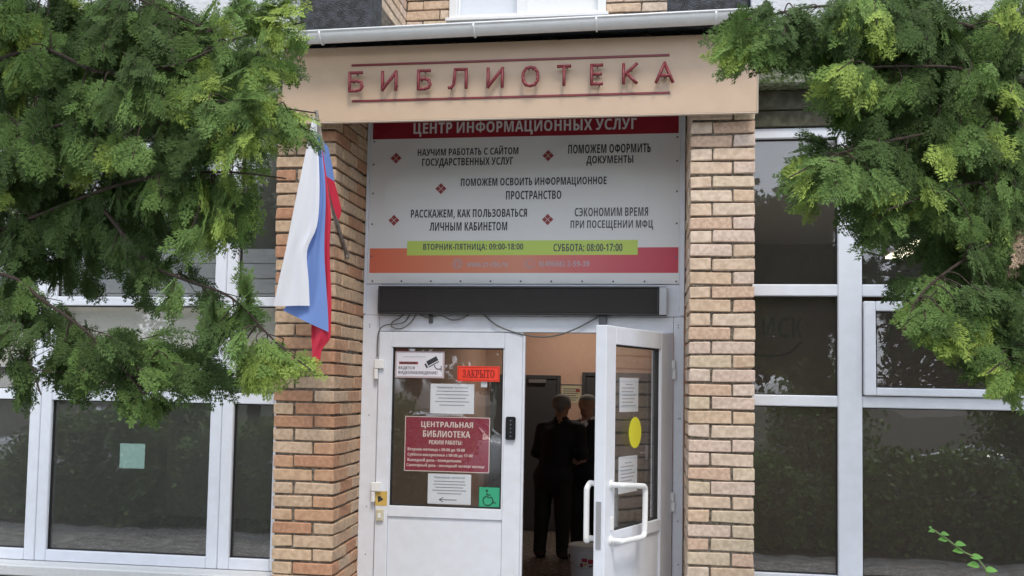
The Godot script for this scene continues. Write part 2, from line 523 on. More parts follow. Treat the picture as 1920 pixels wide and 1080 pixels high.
func build_piers() -> void:
	var course := 0.077
	for side in 2:
		var left := side == 0
		var x0 := -2.215 if left else 0.200
		var x1 := -1.845 if left else 0.553
		var t := thing("brick_pillar", "weathered orange brick pillar behind the hanging flag" if left else "pale tan brick pillar beside the open door leaf", "pillar", Vector3((x0 + x1) / 2, -0.15, -0.3), "brick pillars of the entrance")
		# mortar core, following the lean of the pier
		var st := start()
		var lean_top := -0.027 if left else 0.0
		var lean_bot := 0.047 if left else 0.0
		var i := 0.012
		var o := off(t)
		var c := []
		for yy in [[-0.15, lean_bot], [3.52, lean_top]]:
			var inset := 0.026 if left else i
			c.append([Vector3(x0 + i + yy[1], yy[0], -i) - o, Vector3(x1 - inset + yy[1], yy[0], -i) - o, Vector3(x1 - inset, yy[0], -0.62) - o, Vector3(x0 + i, yy[0], -0.62) - o])
		for k in 4:
			var kk := (k + 1) % 4
			quad(st, c[0][k], c[0][kk], c[1][kk], c[1][k], (c[0][k] + c[0][kk]) * 0.5 * Vector3(1, 0, 1))
		quad(st, c[1][0], c[1][1], c[1][2], c[1][3], Vector3.UP)
		quad(st, c[0][0], c[0][1], c[0][2], c[0][3], Vector3.DOWN)
		put(t, "mortar", done(st), M("mortar"), o)
		var batch := "warm" if left else "pale"
		var n := 6 if left else 8
		var y := 0.46 if left else 0.46
		var row := 0
		var w := x1 - x0
		while y < 3.49:
			var lean := (lean_bot + (lean_top - lean_bot) * (y + 0.15) / 3.67)
			var ya := y
			var yb := y + 0.0645 + rng.randf_range(-0.002, 0.002)
			var j := 0.011
			var hd := w * 0.325
			# inner side: +x for the left pier, -x for the right one
			if row % 2 == 0:
				if left:
					brick(t, x0, x0 + w - hd - j, ya, yb, -0.12, 0, batch, n, lean)
					brick(t, x1 - hd, x1, ya, yb, -0.25, 0, batch, n, lean)
				else:
					brick(t, x0 + hd + j, x1, ya, yb, -0.12, 0, batch, n, lean)
					brick(t, x0, x0 + hd, ya, yb, -0.25, 0, batch, n, lean)
				reveal_brick(t, left, x0, x1, ya, yb, -0.51, -0.261, batch, n, lean)
				reveal_brick(t, left, x0, x1, ya, yb, -0.61, -0.521, batch, n, lean)
			else:
				if left:
					brick(t, x0, x0 + hd, ya, yb, -0.25, 0, batch, n, lean)
					brick(t, x0 + hd + j, x1, ya, yb, -0.12, 0, batch, n, lean)
				else:
					brick(t, x1 - hd, x1, ya, yb, -0.25, 0, batch, n, lean)
					brick(t, x0, x1 - hd - j, ya, yb, -0.12, 0, batch, n, lean)
				reveal_brick(t, left, x0, x1, ya, yb, -0.38, -0.131, batch, n, lean)
				reveal_brick(t, left, x0, x1, ya, yb, -0.61, -0.391, batch, n, lean)
			y += course
			row += 1

func reveal_brick(t: Node, left: bool, x0: float, x1: float, ya: float, yb: float, z0: float, z1: float, batch: String, n: int, lean: float) -> void:
	if left:
		brick(t, x1 - 0.12, x1, ya, yb, z0, z1, batch, n, lean * (1.0 + (z0 + z1) * 0.5 / 0.62), lean / 0.62)
	else:
		brick(t, x0 - 0.004, x0 + 0.116, ya, yb, z0, z1, batch, n, lean)

# ---------------------------------------------------------------- canopy, gutter, sign
func build_canopy_and_sign() -> void:
	var c := thing("entrance_canopy", "dark flat canopy slab over the library doors", "canopy", Vector3(-0.83, 3.5, -0.3))
	bx(c, "soffit", -1.84, 0.195, 3.53, 3.57, -0.6, -0.002, M("soffit"))
	bx(c, "slab", -2.23, 0.553, 3.575, 3.80, -0.6, -0.03, M("dark_roof"))
	bx(c, "roof_sheet", -2.23, 0.60, 3.803, 3.825, -0.6, 0.17, M("dark_roof"))
	var s := thing("library_sign", "tan fascia sign with red raised letters above the doors", "sign", Vector3(-0.8, 3.305, 0.05))
	bx(s, "panel", -2.17, 0.553, 3.318, 3.76, 0.075, 0.1, M("sign_panel"), 0.003)
	bx(s, "backing_frame", -2.15, 0.54, 3.36, 3.74, -0.003, 0.0745, M("soffit"))
	bx(s, "edge_trim", -2.17, 0.553, 3.3125, 3.3175, 0.078, 0.103, M("sign_edge"), 0.001)
	bx(s, "edge_trim", 0.5535, 0.5585, 3.3125, 3.76, 0.078, 0.103, M("sign_edge"), 0.001)
	bx(s, "rule_line", -1.75, 0.078, 3.643, 3.655, 0.1, 0.106, M("line_red"), 0.001)
	bx(s, "rule_line", -1.743, 0.082, 3.431, 3.443, 0.1, 0.106, M("line_red"), 0.001)
	var glyph := {
		"Б": [[[0.95, 1], [0, 1], [0, 0], [0.55, 0], [0.85, 0.06], [1, 0.24], [0.9, 0.46], [0.6, 0.55], [0, 0.55]]],
		"И": [[[0, 1], [0, 0], [1, 1], [1, 0]]],
		"Л": [[[0, 0.02], [0.16, 0.04], [0.28, 0.2], [0.36, 1], [1, 1], [1, 0]]],
		"О": [[[0.5, 1], [0.2, 0.94], [0.03, 0.72], [0, 0.5], [0.03, 0.28], [0.2, 0.06], [0.5, 0], [0.8, 0.06], [0.97, 0.28], [1, 0.5], [0.97, 0.72], [0.8, 0.94], [0.5, 1]]],
		"Т": [[[0, 1], [1, 1]], [[0.5, 0.97], [0.5, 0]]],
		"Е": [[[1, 1], [0, 1], [0, 0], [1, 0]], [[0, 0.52], [0.9, 0.52]]],
		"К": [[[0, 1], [0, 0]], [[1, 1], [0.22, 0.52], [1, 0]], [[0, 0.5], [0.22, 0.52]]],
		"А": [[[0, 0], [0.5, 1], [1, 0]], [[0.2, 0.34], [0.8, 0.34]]],
	}
	var places := [["Б", -1.758, -1.66], ["И", -1.562, -1.46], ["Б", -1.35, -1.258], ["Л", -1.172, -1.05], ["И", -0.946, -0.842], ["О", -0.747, -0.64], ["Т", -0.55, -0.458], ["Е", -0.361, -0.28], ["К", -0.184, -0.091], ["А", -0.005, 0.107]]
	for p in places:
		var ya := 3.478
		var yb := 3.6
		var st := start(true)
		var o := off(s)
		var pins := []
		for stroke in glyph[p[0]]:
			var pts := []
			for q in stroke:
				pts.append(Vector3(lerpf(p[1] + 0.011, p[2] - 0.011, q[0]), lerpf(ya + 0.008, yb - 0.008, q[1]), 0.138) - o)
			# one straight tube for each leg of the stroke, so corners stay crisp
			for k in pts.size() - 1:
				var d: Vector3 = (pts[k + 1] - pts[k]).normalized() * 0.005
				add_tube(st, [pts[k] - d, pts[k + 1] + d], 0.0092, 8)
			var mid: Vector3 = pts[0].lerp(pts[1], 0.5)
			pins.append([mid + o, Vector3(mid.x + o.x, mid.y + o.y, 0.1)])
			var last: Vector3 = pts[-1].lerp(pts[-2], 0.3)
			pins.append([last + o, Vector3(last.x + o.x, last.y + o.y, 0.1)])
		var l := put(s, "letter", done(st), M("neon_red"), o)
		for pn in pins:
			tube(l, "mounting_pin", pn, 0.004, M("dark_metal"), 6)
	# gutter: a half-round channel with brackets
	var g := thing("gutter", "white half round rain gutter above the tan sign", "gutter", Vector3(-0.7, 3.75, 0.22))
	var gst := start(true)
	var go := off(g)
	var ga := Vector3(-2.15, 3.790, 0.22) - go
	var gb := Vector3(0.62, 3.822, 0.22) - go
	for k in 14:
		var a0 := PI + PI * k / 14.0
		var a1 := PI + PI * (k + 1) / 14.0
		for rr in [0.05, 0.046]:
			var d0 := Vector3(0, sin(a0), cos(a0))
			var d1 := Vector3(0, sin(a1), cos(a1))
			gst.set_smooth_group(1 if rr == 0.05 else 2)
			quad(gst, ga + d0 * rr, ga + d1 * rr, gb + d1 * rr, gb + d0 * rr, (d0 + d1) * (1.0 if rr == 0.05 else -1.0))
	put(g, "channel", done(gst), M("gutter"), go)
	tube(g, "rolled_edge", [ga + go + Vector3(0, 0.004, 0.05), gb + go + Vector3(0, 0.004, 0.05)], 0.007, M("gutter"), 8)
	for bxp in [-1.89, -1.0, -0.32, 0.32]:
		var yy: float = 3.79 + (bxp + 2.15) / 2.77 * 0.032
		var pts := []
		for k in 11:
			var a := PI + PI * k / 10.0
			pts.append(Vector3(bxp, yy + sin(a) * 0.054, 0.22 + cos(a) * 0.054))
		pts.push_front(Vector3(bxp, yy + 0.02, 0.166))
		tube(g, "bracket", pts, 0.006, M("gutter"), 6)
	for k in 9:
		var xx := -1.8 + k * 0.29 + rng.randf_range(-0.08, 0.08)
		var fl := thing("dry_leaf_litter", "bit of dry leaf litter caught on the sign top, spot %s of nine" % ["one", "two", "three", "four", "five", "six", "seven", "eight", "nine"][k], "leaf litter", Vector3(xx, 3.762, 0.08), "leaf litter on the sign top")
		for q in 3:
			var a := Vector3(xx + rng.randf_range(-0.03, 0.03), 3.763, rng.randf_range(0.05, 0.09))
			tube(fl, "twig", [a, a + Vector3(rng.randf_range(-0.03, 0.03), rng.randf_range(0.0, 0.012), 0.02), a + Vector3(rng.randf_range(-0.05, 0.05), -0.012, 0.04)], [0.0022, 0.0025, 0.001], M("bark"), 5)

func build_upper_wall() -> void:
	var t := thing("upper_brick_wall", "tan brick wall above the canopy around the white upstairs window", "wall", Vector3(-0.9, 3.83, -1.6))
	bx(t, "mortar", -2.14, -1.532, 3.83, 6.2, -1.8, -1.51, M("mortar"))
	bx(t, "mortar", -0.358, 0.6, 3.83, 6.2, -1.8, -1.51, M("mortar"))
	bx(t, "mortar", -1.532, -0.358, 3.83, 4.5, -1.8, -1.51, M("mortar"))
	bx(t, "mortar", -2.25, -1.87, 3.83, 6.2, -1.5, -0.56, M("mortar"))
	var y := 4.39
	var row := 0
	while y < 5.0:
		for span in [[-1.86, -1.532], [-0.358, 0.16]]:
			var x: float = span[0] + (0.0 if row % 2 == 0 else -0.13)
			while x < span[1]:
				var a := maxf(x, span[0])
				var b := minf(x + 0.25, span[1])
				if b - a > 0.03:
					brick(t, a, b, y, y + 0.066, -1.6, -1.5, "pale", 7)
				x += 0.26
		# brick side of the recess
		var z := -0.57 - (0.13 if row % 2 else 0.0)
		while z > -1.5:
			brick(t, -1.98, -1.862, y, y + 0.066, maxf(z - 0.25, -1.5), z, "pale", 7)
			z -= 0.26
		y += 0.077
		row += 1
	var w := thing("upstairs_window", "white framed upstairs window cut off by the picture top", "window", Vector3(-0.95, 4.5, -1.5))
	var f := M("white_bright")
	bx(w, "sill", -1.55, -0.34, 4.505, 4.53, -1.56, -1.44, f)
	bx(w, "frame", -1.53, -1.47, 4.532, 6.0, -1.56, -1.48, f)
	bx(w, "frame", -0.42, -0.36, 4.532, 6.0, -1.56, -1.48, f)
	bx(w, "frame", -1.02, -0.955, 4.532, 6.0, -1.56, -1.48, f)
	bx(w, "frame", -1.468, -1.022, 4.532, 4.56, -1.56, -1.482, f)
	bx(w, "frame", -0.953, -0.422, 4.532, 4.56, -1.56, -1.482, f)
	bx(w, "pane", -1.468, -1.022, 4.562, 6.0, -1.53, -1.524, M("glass"), 0.0005)
	bx(w, "pane", -0.953, -0.422, 4.562, 6.0, -1.53, -1.524, M("glass"), 0.0005)
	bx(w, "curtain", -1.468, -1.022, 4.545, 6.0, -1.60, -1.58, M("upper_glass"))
	bx(w, "curtain", -0.953, -0.422, 4.545, 6.0, -1.57, -1.55, M("curtain"))

# ---------------------------------------------------------------- banner and display
func build_banner() -> void:
	var t := thing("information_banner", "grey vinyl banner listing library services over the doors", "banner", Vector3(-0.82, 2.444, -0.56))
	var z := -0.556
	bx(t, "sheet", -1.825, 0.158, 2.444, 3.5, -0.5615, z, M("vinyl"), 0.0005)
	bx(t, "title_band", -1.812, 0.148, 3.385, 3.499, z - 0.0008, z + 0.0008, M("vinyl_red"), 0.0003)
	var grad := Gradient.new()
	grad.offsets = PackedFloat32Array([0.0, 0.25, 0.5, 0.72, 1.0])
	grad.colors = PackedColorArray([Color(0.86, 0.44, 0.33), Color(0.86, 0.52, 0.40), Color(0.84, 0.56, 0.47), Color(0.82, 0.42, 0.43), Color(0.76, 0.26, 0.33)])
	var gt := GradientTexture2D.new()
	gt.gradient = grad
	gt.width = 256
	gt.height = 8
	var gm := StandardMaterial3D.new()
	gm.resource_name = "vinyl_salmon_print"
	gm.albedo_texture = gt
	gm.roughness = 0.42
	put(t, "contact_band", flat_quad(-1.812, 0.152, 2.513, 2.672, z + 0.0008), gm)
	bx(t, "hours_band", -1.565, -0.097, 2.626, 2.719, z - 0.0006, z + 0.0018, M("vinyl_lime"), 0.0003)
	var k := M("ink")
	var zz := z + 0.0012
	words(t, "ЦЕНТР ИНФОРМАЦИОННЫХ УСЛУГ", -0.826, 3.441, z + 0.0018, 1.43, 0.09, M("ink_white"))
	words(t, "НАУЧИМ РАБОТАТЬ С САЙТОМ", -1.182, 3.3, zz, 0.655, 0.058, k)
	words(t, "ГОСУДАРСТВЕННЫХ УСЛУГ", -1.183, 3.222, zz, 0.592, 0.062, k)
	words(t, "ПОМОЖЕМ ОФОРМИТЬ", -0.28, 3.296, zz, 0.515, 0.056, k)
	words(t, "ДОКУМЕНТЫ", -0.276, 3.22, zz, 0.292, 0.062, k)
	words(t, "ПОМОЖЕМ ОСВОИТЬ ИНФОРМАЦИОННОЕ", -0.758, 3.088, zz, 0.928, 0.062, k)
	words(t, "ПРОСТРАНСТВО", -0.753, 3.008, zz, 0.352, 0.054, k)
	words(t, "РАССКАЖЕМ, КАК ПОЛЬЗОВАТЬСЯ", -1.169, 2.891, zz, 0.752, 0.06, k)
	words(t, "ЛИЧНЫМ КАБИНЕТОМ", -1.169, 2.811, zz, 0.503, 0.054, k)
	words(t, "СЭКОНОМИМ ВРЕМЯ", -0.263, 2.896, zz, 0.455, 0.054, M("ink_soft"))
	words(t, "ПРИ ПОСЕЩЕНИИ МФЦ", -0.26, 2.812, zz, 0.512, 0.062, M("ink_soft"))
	words(t, "ВТОРНИК-ПЯТНИЦА: 09:00-18:00", -1.136, 2.675, z + 0.0024, 0.646, 0.05, M("ink_soft"))
	words(t, "СУББОТА: 08:00-17:00", -0.406, 2.672, z + 0.0024, 0.43, 0.048, M("ink_soft"))
	words(t, "www.zr-cbs.ru", -1.041, 2.57, z + 0.0014, 0.262, 0.04, M("pale_mauve"))
	words(t, "8(49666) 2-59-39", -0.553, 2.568, z + 0.0014, 0.318, 0.042, M("pale_mauve"))
	# globe and telephone marks
	var g := start(true)
	var go := off(t)
	ring(g, Vector3(-1.234, 2.57, z + 0.001) - go, 0.03, 1.0)
	ring(g, Vector3(-1.234, 2.57, z + 0.001) - go, 0.03, 0.5)
	add_tube(g, [Vector3(-1.264, 2.57, z + 0.001) - go, Vector3(-1.204, 2.57, z + 0.001) - go], 0.002, 5)
	add_tube(g, [Vector3(-1.26, 2.585, z + 0.001) - go, Vector3(-1.208, 2.585, z + 0.001) - go], 0.002, 5)
	add_tube(g, [Vector3(-1.26, 2.555, z + 0.001) - go, Vector3(-1.208, 2.555, z + 0.001) - go], 0.002, 5)
	put(t, "globe_mark", done(g), M("pale_mauve"), go)
	var ph := start(true)
	ring(ph, Vector3(-0.771, 2.57, z + 0.001) - go, 0.03, 1.0)
	add_tube(ph, curve([Vector3(-0.787, 2.585, z + 0.001) - go, Vector3(-0.785, 2.565, z + 0.001) - go, Vector3(-0.772, 2.554, z + 0.001) - go, Vector3(-0.757, 2.556, z + 0.001) - go], 4), 0.003, 5)
	put(t, "telephone_mark", done(ph), M("pale_mauve"), go)
	# four-square diamonds
	for d in [[-1.653, 3.259], [-0.664, 3.258], [-1.352, 3.056], [-1.657, 2.854], [-0.661, 2.851]]:
		for q in [[0.0, 0.019], [0.0, -0.019], [0.019, 0.0], [-0.019, 0.0]]:
			var o := put(t, "diamond", block_mesh(Vector3(0.024, 0.024, 0.001), 0.0001), M("ink_diamond"), Vector3(d[0] + q[0], d[1] + q[1], z + 0.0006))
			o.rotation.z = PI / 4
	# screws along the edges
	for yy in [2.62, 2.83, 3.03, 3.22, 3.37]:
		disc(t, "screw", Vector3(-1.801, yy, z + 0.001), 0.006, 0.004, M("screw"))
		disc(t, "screw", Vector3(0.14, yy - 0.01, z + 0.001), 0.006, 0.004, M("screw"))
	for kx in 11:
		disc(t, "screw", Vector3(-1.79 + kx * 0.193, 2.46, z + 0.001), 0.006, 0.004, M("screw"))

func ring(st: SurfaceTool, c: Vector3, r: float, sx: float) -> void:
	var pts := []
	for k in 21:
		var a := TAU * k / 20.0
		pts.append(c + Vector3(cos(a) * r * sx, sin(a) * r, 0))
	add_tube(st, pts, 0.0022, 5, false)

func build_display() -> void:
	var t := thing("led_display", "long black switched off message display under the banner", "display", Vector3(-0.83, 2.245, -0.53))
	bx(t, "casing", -1.735, 0.084, 2.246, 2.424, -0.559, -0.512, M("dark_metal"), 0.004)
	bx(t, "bezel", -1.735, 0.036, 2.412, 2.424, -0.5118, -0.500, M("dark_metal"), 0.003)
	bx(t, "bezel", -1.735, 0.036, 2.246, 2.258, -0.5118, -0.500, M("dark_metal"), 0.003)
	bx(t, "bezel", -1.735, -1.722, 2.259, 2.411, -0.5118, -0.500, M("dark_metal"), 0.003)
	bx(t, "bezel", 0.023, 0.036, 2.259, 2.411, -0.5118, -0.500, M("dark_metal"), 0.003)
	bx(t, "screen", -1.721, 0.022, 2.2595, 2.4105, -0.5115, -0.505, M("screen"), 0.001)
	bx(t, "end_cover", 0.0375, 0.083, 2.25, 2.42, -0.5115, -0.508, M("alu"), 0.001)
	bx(t, "bracket", -1.41, -1.385, 2.19, 2.2455, -0.559, -0.545, M("screw"))
	bx(t, "bracket", -0.33, -0.28, 2.19, 2.2455, -0.559, -0.535, M("screw"))
	var zc := -0.535
	var runs := [
		["grey cable loop hanging below the black display", [[-1.567, 2.25], [-1.6, 2.22], [-1.643, 2.197], [-1.65, 2.167], [-1.59, 2.153], [-1.528, 2.191], [-1.487, 2.25]], 0.0042],
		["thin cable running down from the display to the upper door hinge", [[-1.53, 2.25], [-1.56, 2.2], [-1.608, 2.184], [-1.695, 2.173], [-1.736, 2.122], [-1.739, 1.97]], 0.0042],
		["long cable sagging across the top of the open doorway", [[-1.058, 2.25], [-0.955, 2.172], [-0.786, 2.12], [-0.635, 2.112], [-0.486, 2.156], [-0.313, 2.25]], 0.0048],
		["short cables bunched under the middle of the display", [[-1.47, 2.25], [-1.418, 2.225], [-1.33, 2.238], [-1.26, 2.212], [-1.2, 2.22], [-1.143, 2.25]], 0.0042],
	]
	for r in runs:
		var pts := []
		for p in r[1]:
			pts.append(Vector3(p[0], p[1], zc))
		pts = curve(pts, 6)
		var o := tube(self, "cable", pts, r[2], M("cable_grey"), 7)
		o.set_meta("label", r[0])
		o.set_meta("category", "cable")
		o.set_meta("group", "cables under the display")

# ---------------------------------------------------------------- doors
func hinge(parent: Node, x: float, y: float, s: float) -> void:
	var h := bx(parent, "hinge", x - 0.032 * s, x + 0.03 * s, y + 0.002, y + 0.06, -0.541, -0.518, M("white_bright"), 0.004)
	bx(h, "hinge_pin", x - 0.032 * s, x - 0.008 * s, y - 0.065, y, -0.541, -0.520, M("white_bright"), 0.004)

func build_doors() -> void:
	var w := M("white_plastic")
	var f := thing("door_frame", "white plastic double door frame between the brick pillars", "door frame", Vector3(-0.83, 0, -0.59))
	bx(f, "jamb", -1.846, -1.738, 0.0, 2.24, -0.62, -0.556, w, 0.004)
	bx(f, "jamb", 0.128, 0.19, 0.0, 2.24, -0.62, -0.556, w, 0.004)
	bx(f, "header", -1.736, 0.126, 2.138, 2.24, -0.62, -0.5575, w, 0.004)
	bx(f, "upper_panel", -1.846, 0.19, 2.242, 2.442, -0.62, -0.5625, w, 0.003)
	bx(f, "upper_panel", -1.846, 0.19, 2.444, 3.52, -0.62, -0.5625, w, 0.003)
	bx(f, "edge_strip", -1.846, -1.827, 2.25, 3.5, -0.562, -0.548, w, 0.003)
	bx(f, "edge_strip", 0.160, 0.19, 2.25, 3.5, -0.562, -0.548, w, 0.003)
	bx(f, "threshold", -1.736, 0.126, 0.001, 0.018, -0.62, -0.55, M("alu"), 0.003)
	for s in [[-1.80, 2.18], [-1.80, 2.165], [0.155, 2.19], [0.155, 2.175], [-1.79, 1.6], [-1.79, 1.02], [-1.79, 0.72], [0.16, 1.62], [0.17, 1.62], [0.16, 1.0], [0.165, 0.74]]:
		disc(f, "screw", Vector3(s[0], s[1], -0.556), 0.004, 0.003, M("screw"))
	# closed leaf
	var a := thing("door_leaf", "closed white door leaf covered with notices and stickers", "door", Vector3(-1.73, 0, -0.58), "leaves of the double door")
	leaf(a, -1.731, -0.802, -1.637, -0.929)
	hinge(a, -1.722, 1.895, 1)
	hinge(a, -1.722, 1.118, 1)
	bx(a, "astragal", -0.8015, -0.786, 0.02, 2.125, -0.562, -0.534, w, 0.003)
	bx(a, "strike_plate", -0.7855, -0.780, 0.98, 1.2, -0.56, -0.545, M("black_gloss"), 0.002)
	# open leaf, swung out about its hinges
	var b := thing("door_leaf", "open white door leaf with D shaped pull handle and yellow oval", "door", Vector3(0.12, 0, -0.545), "leaves of the double door")
	leaf(b, -0.79, 0.12, -0.66, -0.07)
	for h in [1.92, 1.12]:
		var hb := bx(b, "hinge", 0.098, 0.121, h, h + 0.055, -0.5405, -0.522, M("white_bright"), 0.004)
		bx(hb, "hinge_pin", 0.108, 0.121, h - 0.06, h - 0.001, -0.5405, -0.518, M("white_bright"), 0.003)
	for s in [1.0, -1.0]:
		var zf := -0.54 if s > 0 else -0.605
		var d: float = 0.062 * s
		var pts := [Vector3(-0.715, 1.285, zf), Vector3(-0.713, 1.285, zf + d * 0.8), Vector3(-0.69, 1.284, zf + d), Vector3(-0.455, 1.262, zf + d), Vector3(-0.424, 1.252, zf + d), Vector3(-0.412, 1.225, zf + d), Vector3(-0.416, 1.02, zf + d), Vector3(-0.428, 0.992, zf + d), Vector3(-0.46, 0.982, zf + d), Vector3(-0.69, 0.99, zf + d), Vector3(-0.713, 0.992, zf + d * 0.8), Vector3(-0.715, 0.992, zf)]
		if s < 0:
			for i in pts.size():
				pts[i].x = -0.715 - (pts[i].x + 0.715) * 0.12
		var hd := tube(b, "pull_handle", curve(pts, 3), 0.0155, M("white_bright"), 12)
		for yy in [1.285, 0.992]:
			var r := put(hd, "rosette", lathe([[0.0, 0.008], [0.022, 0.007], [0.025, 0.0]], 18), M("white_bright"), Vector3(-0.715, yy, zf))
			r.rotation_degrees = Vector3(90 * s, 0, 0)
	bx(b, "lock_cover", -0.725, -0.700, 1.045, 1.115, -0.5398, -0.532, M("white_bright"), 0.003)
	bx(b, "latch_plate", -0.7935, -0.7905, 0.95, 1.2, -0.59, -0.56, M("alu"), 0.001)
	var sheets := [["paper_notice", "white printed sheet above the yellow oval on the open door", -0.534, -0.287, 1.667, 1.858], ["paper_notice", "white printed sheet below the yellow oval on the open door", -0.537, -0.292, 1.215, 1.419]]
	var ang := deg_to_rad(66.26)
	for s in sheets:
		var p := thing(s[0], s[1], "notice", Vector3(0.12, 0, -0.545), "paper notices on the doors")
		bx(p, "sheet", s[2], s[3], s[4], s[5], -0.5845, -0.5835, M("paper"), 0.0003)
		for k in 7:
			bx(p, "text_line", s[2] + 0.03 + (0.05 if k == 0 else 0.0), s[3] - 0.03 - (0.05 if k == 0 else 0.02 * (k % 3)), s[5] - 0.04 - k * 0.02, s[5] - 0.034 - k * 0.02, -0.5836, -0.5830, M("print_grey"), 0.0001)
		p.rotation.y = ang
	var ov := thing("yellow_oval", "yellow round warning sticker on the open door glass", "sticker", Vector3(0.12, 0, -0.545))
	disc(ov, "sticker_face", Vector3(-0.367, 1.55, -0.564), 0.088, 0.001, M("sticker_yellow"), 0.94)
	ov.rotation.y = ang
	b.rotation.y = ang

func leaf(t: Node3D, x0: float, x1: float, g0: float, g1: float) -> void:
	var w := M("white_plastic")
	var z0 := -0.605
	var z1 := -0.54
	bx(t, "stile", x0, g0 - 0.012, 0.022, 2.134, z0, z1, w, 0.004)
	bx(t, "stile", g1 + 0.012, x1, 0.022, 2.134, z0, z1, w, 0.004)
	bx(t, "rail", g0 - 0.0115, g1 + 0.0115, 2.036, 2.134, z0, z1 - 0.0005, w, 0.003)
	bx(t, "rail", g0 - 0.0115, g1 + 0.0115, 0.966, 1.034, z0, z1 - 0.0005, w, 0.003)
	bx(t, "rail", g0 - 0.0115, g1 + 0.0115, 0.022, 0.13, z0, z1 - 0.0005, w, 0.003)
	bx(t, "lower_panel", g0 - 0.011, g1 + 0.011, 0.131, 0.965, z0 + 0.012, z1 - 0.012, w, 0.002)
	# glazing beads, black gasket and the pane
	bx(t, "bead", g0 - 0.0118, g0 - 0.003, 1.0345, 2.0355, z0 + 0.006, z1 - 0.006, w, 0.002)
	bx(t, "bead", g1 + 0.003, g1 + 0.0118, 1.0345, 2.0355, z0 + 0.006, z1 - 0.006, w, 0.002)
	bx(t, "gasket", g0 - 0.0028, g0 + 0.003, 1.0345, 2.0355, z0 + 0.015, z1 - 0.013, M("gasket"), 0.001)
	bx(t, "gasket", g1 - 0.003, g1 + 0.0028, 1.0345, 2.0355, z0 + 0.015, z1 - 0.013, M("gasket"), 0.001)
	bx(t, "gasket", g0 + 0.0032, g1 - 0.0032, 2.0285, 2.0355, z0 + 0.015, z1 - 0.013, M("gasket"), 0.001)
	bx(t, "gasket", g0 + 0.0032, g1 - 0.0032, 1.0345, 1.041, z0 + 0.015, z1 - 0.013, M("gasket"), 0.001)
	bx(t, "pane", g0 + 0.0031, g1 - 0.0031, 1.0405, 2.029, -0.570, -0.566, M("glass"), 0.0005)
	bx(t, "pane", g0 + 0.0031, g1 - 0.0031, 1.0405, 2.029, -0.589, -0.585, M("glass"), 0.0005)

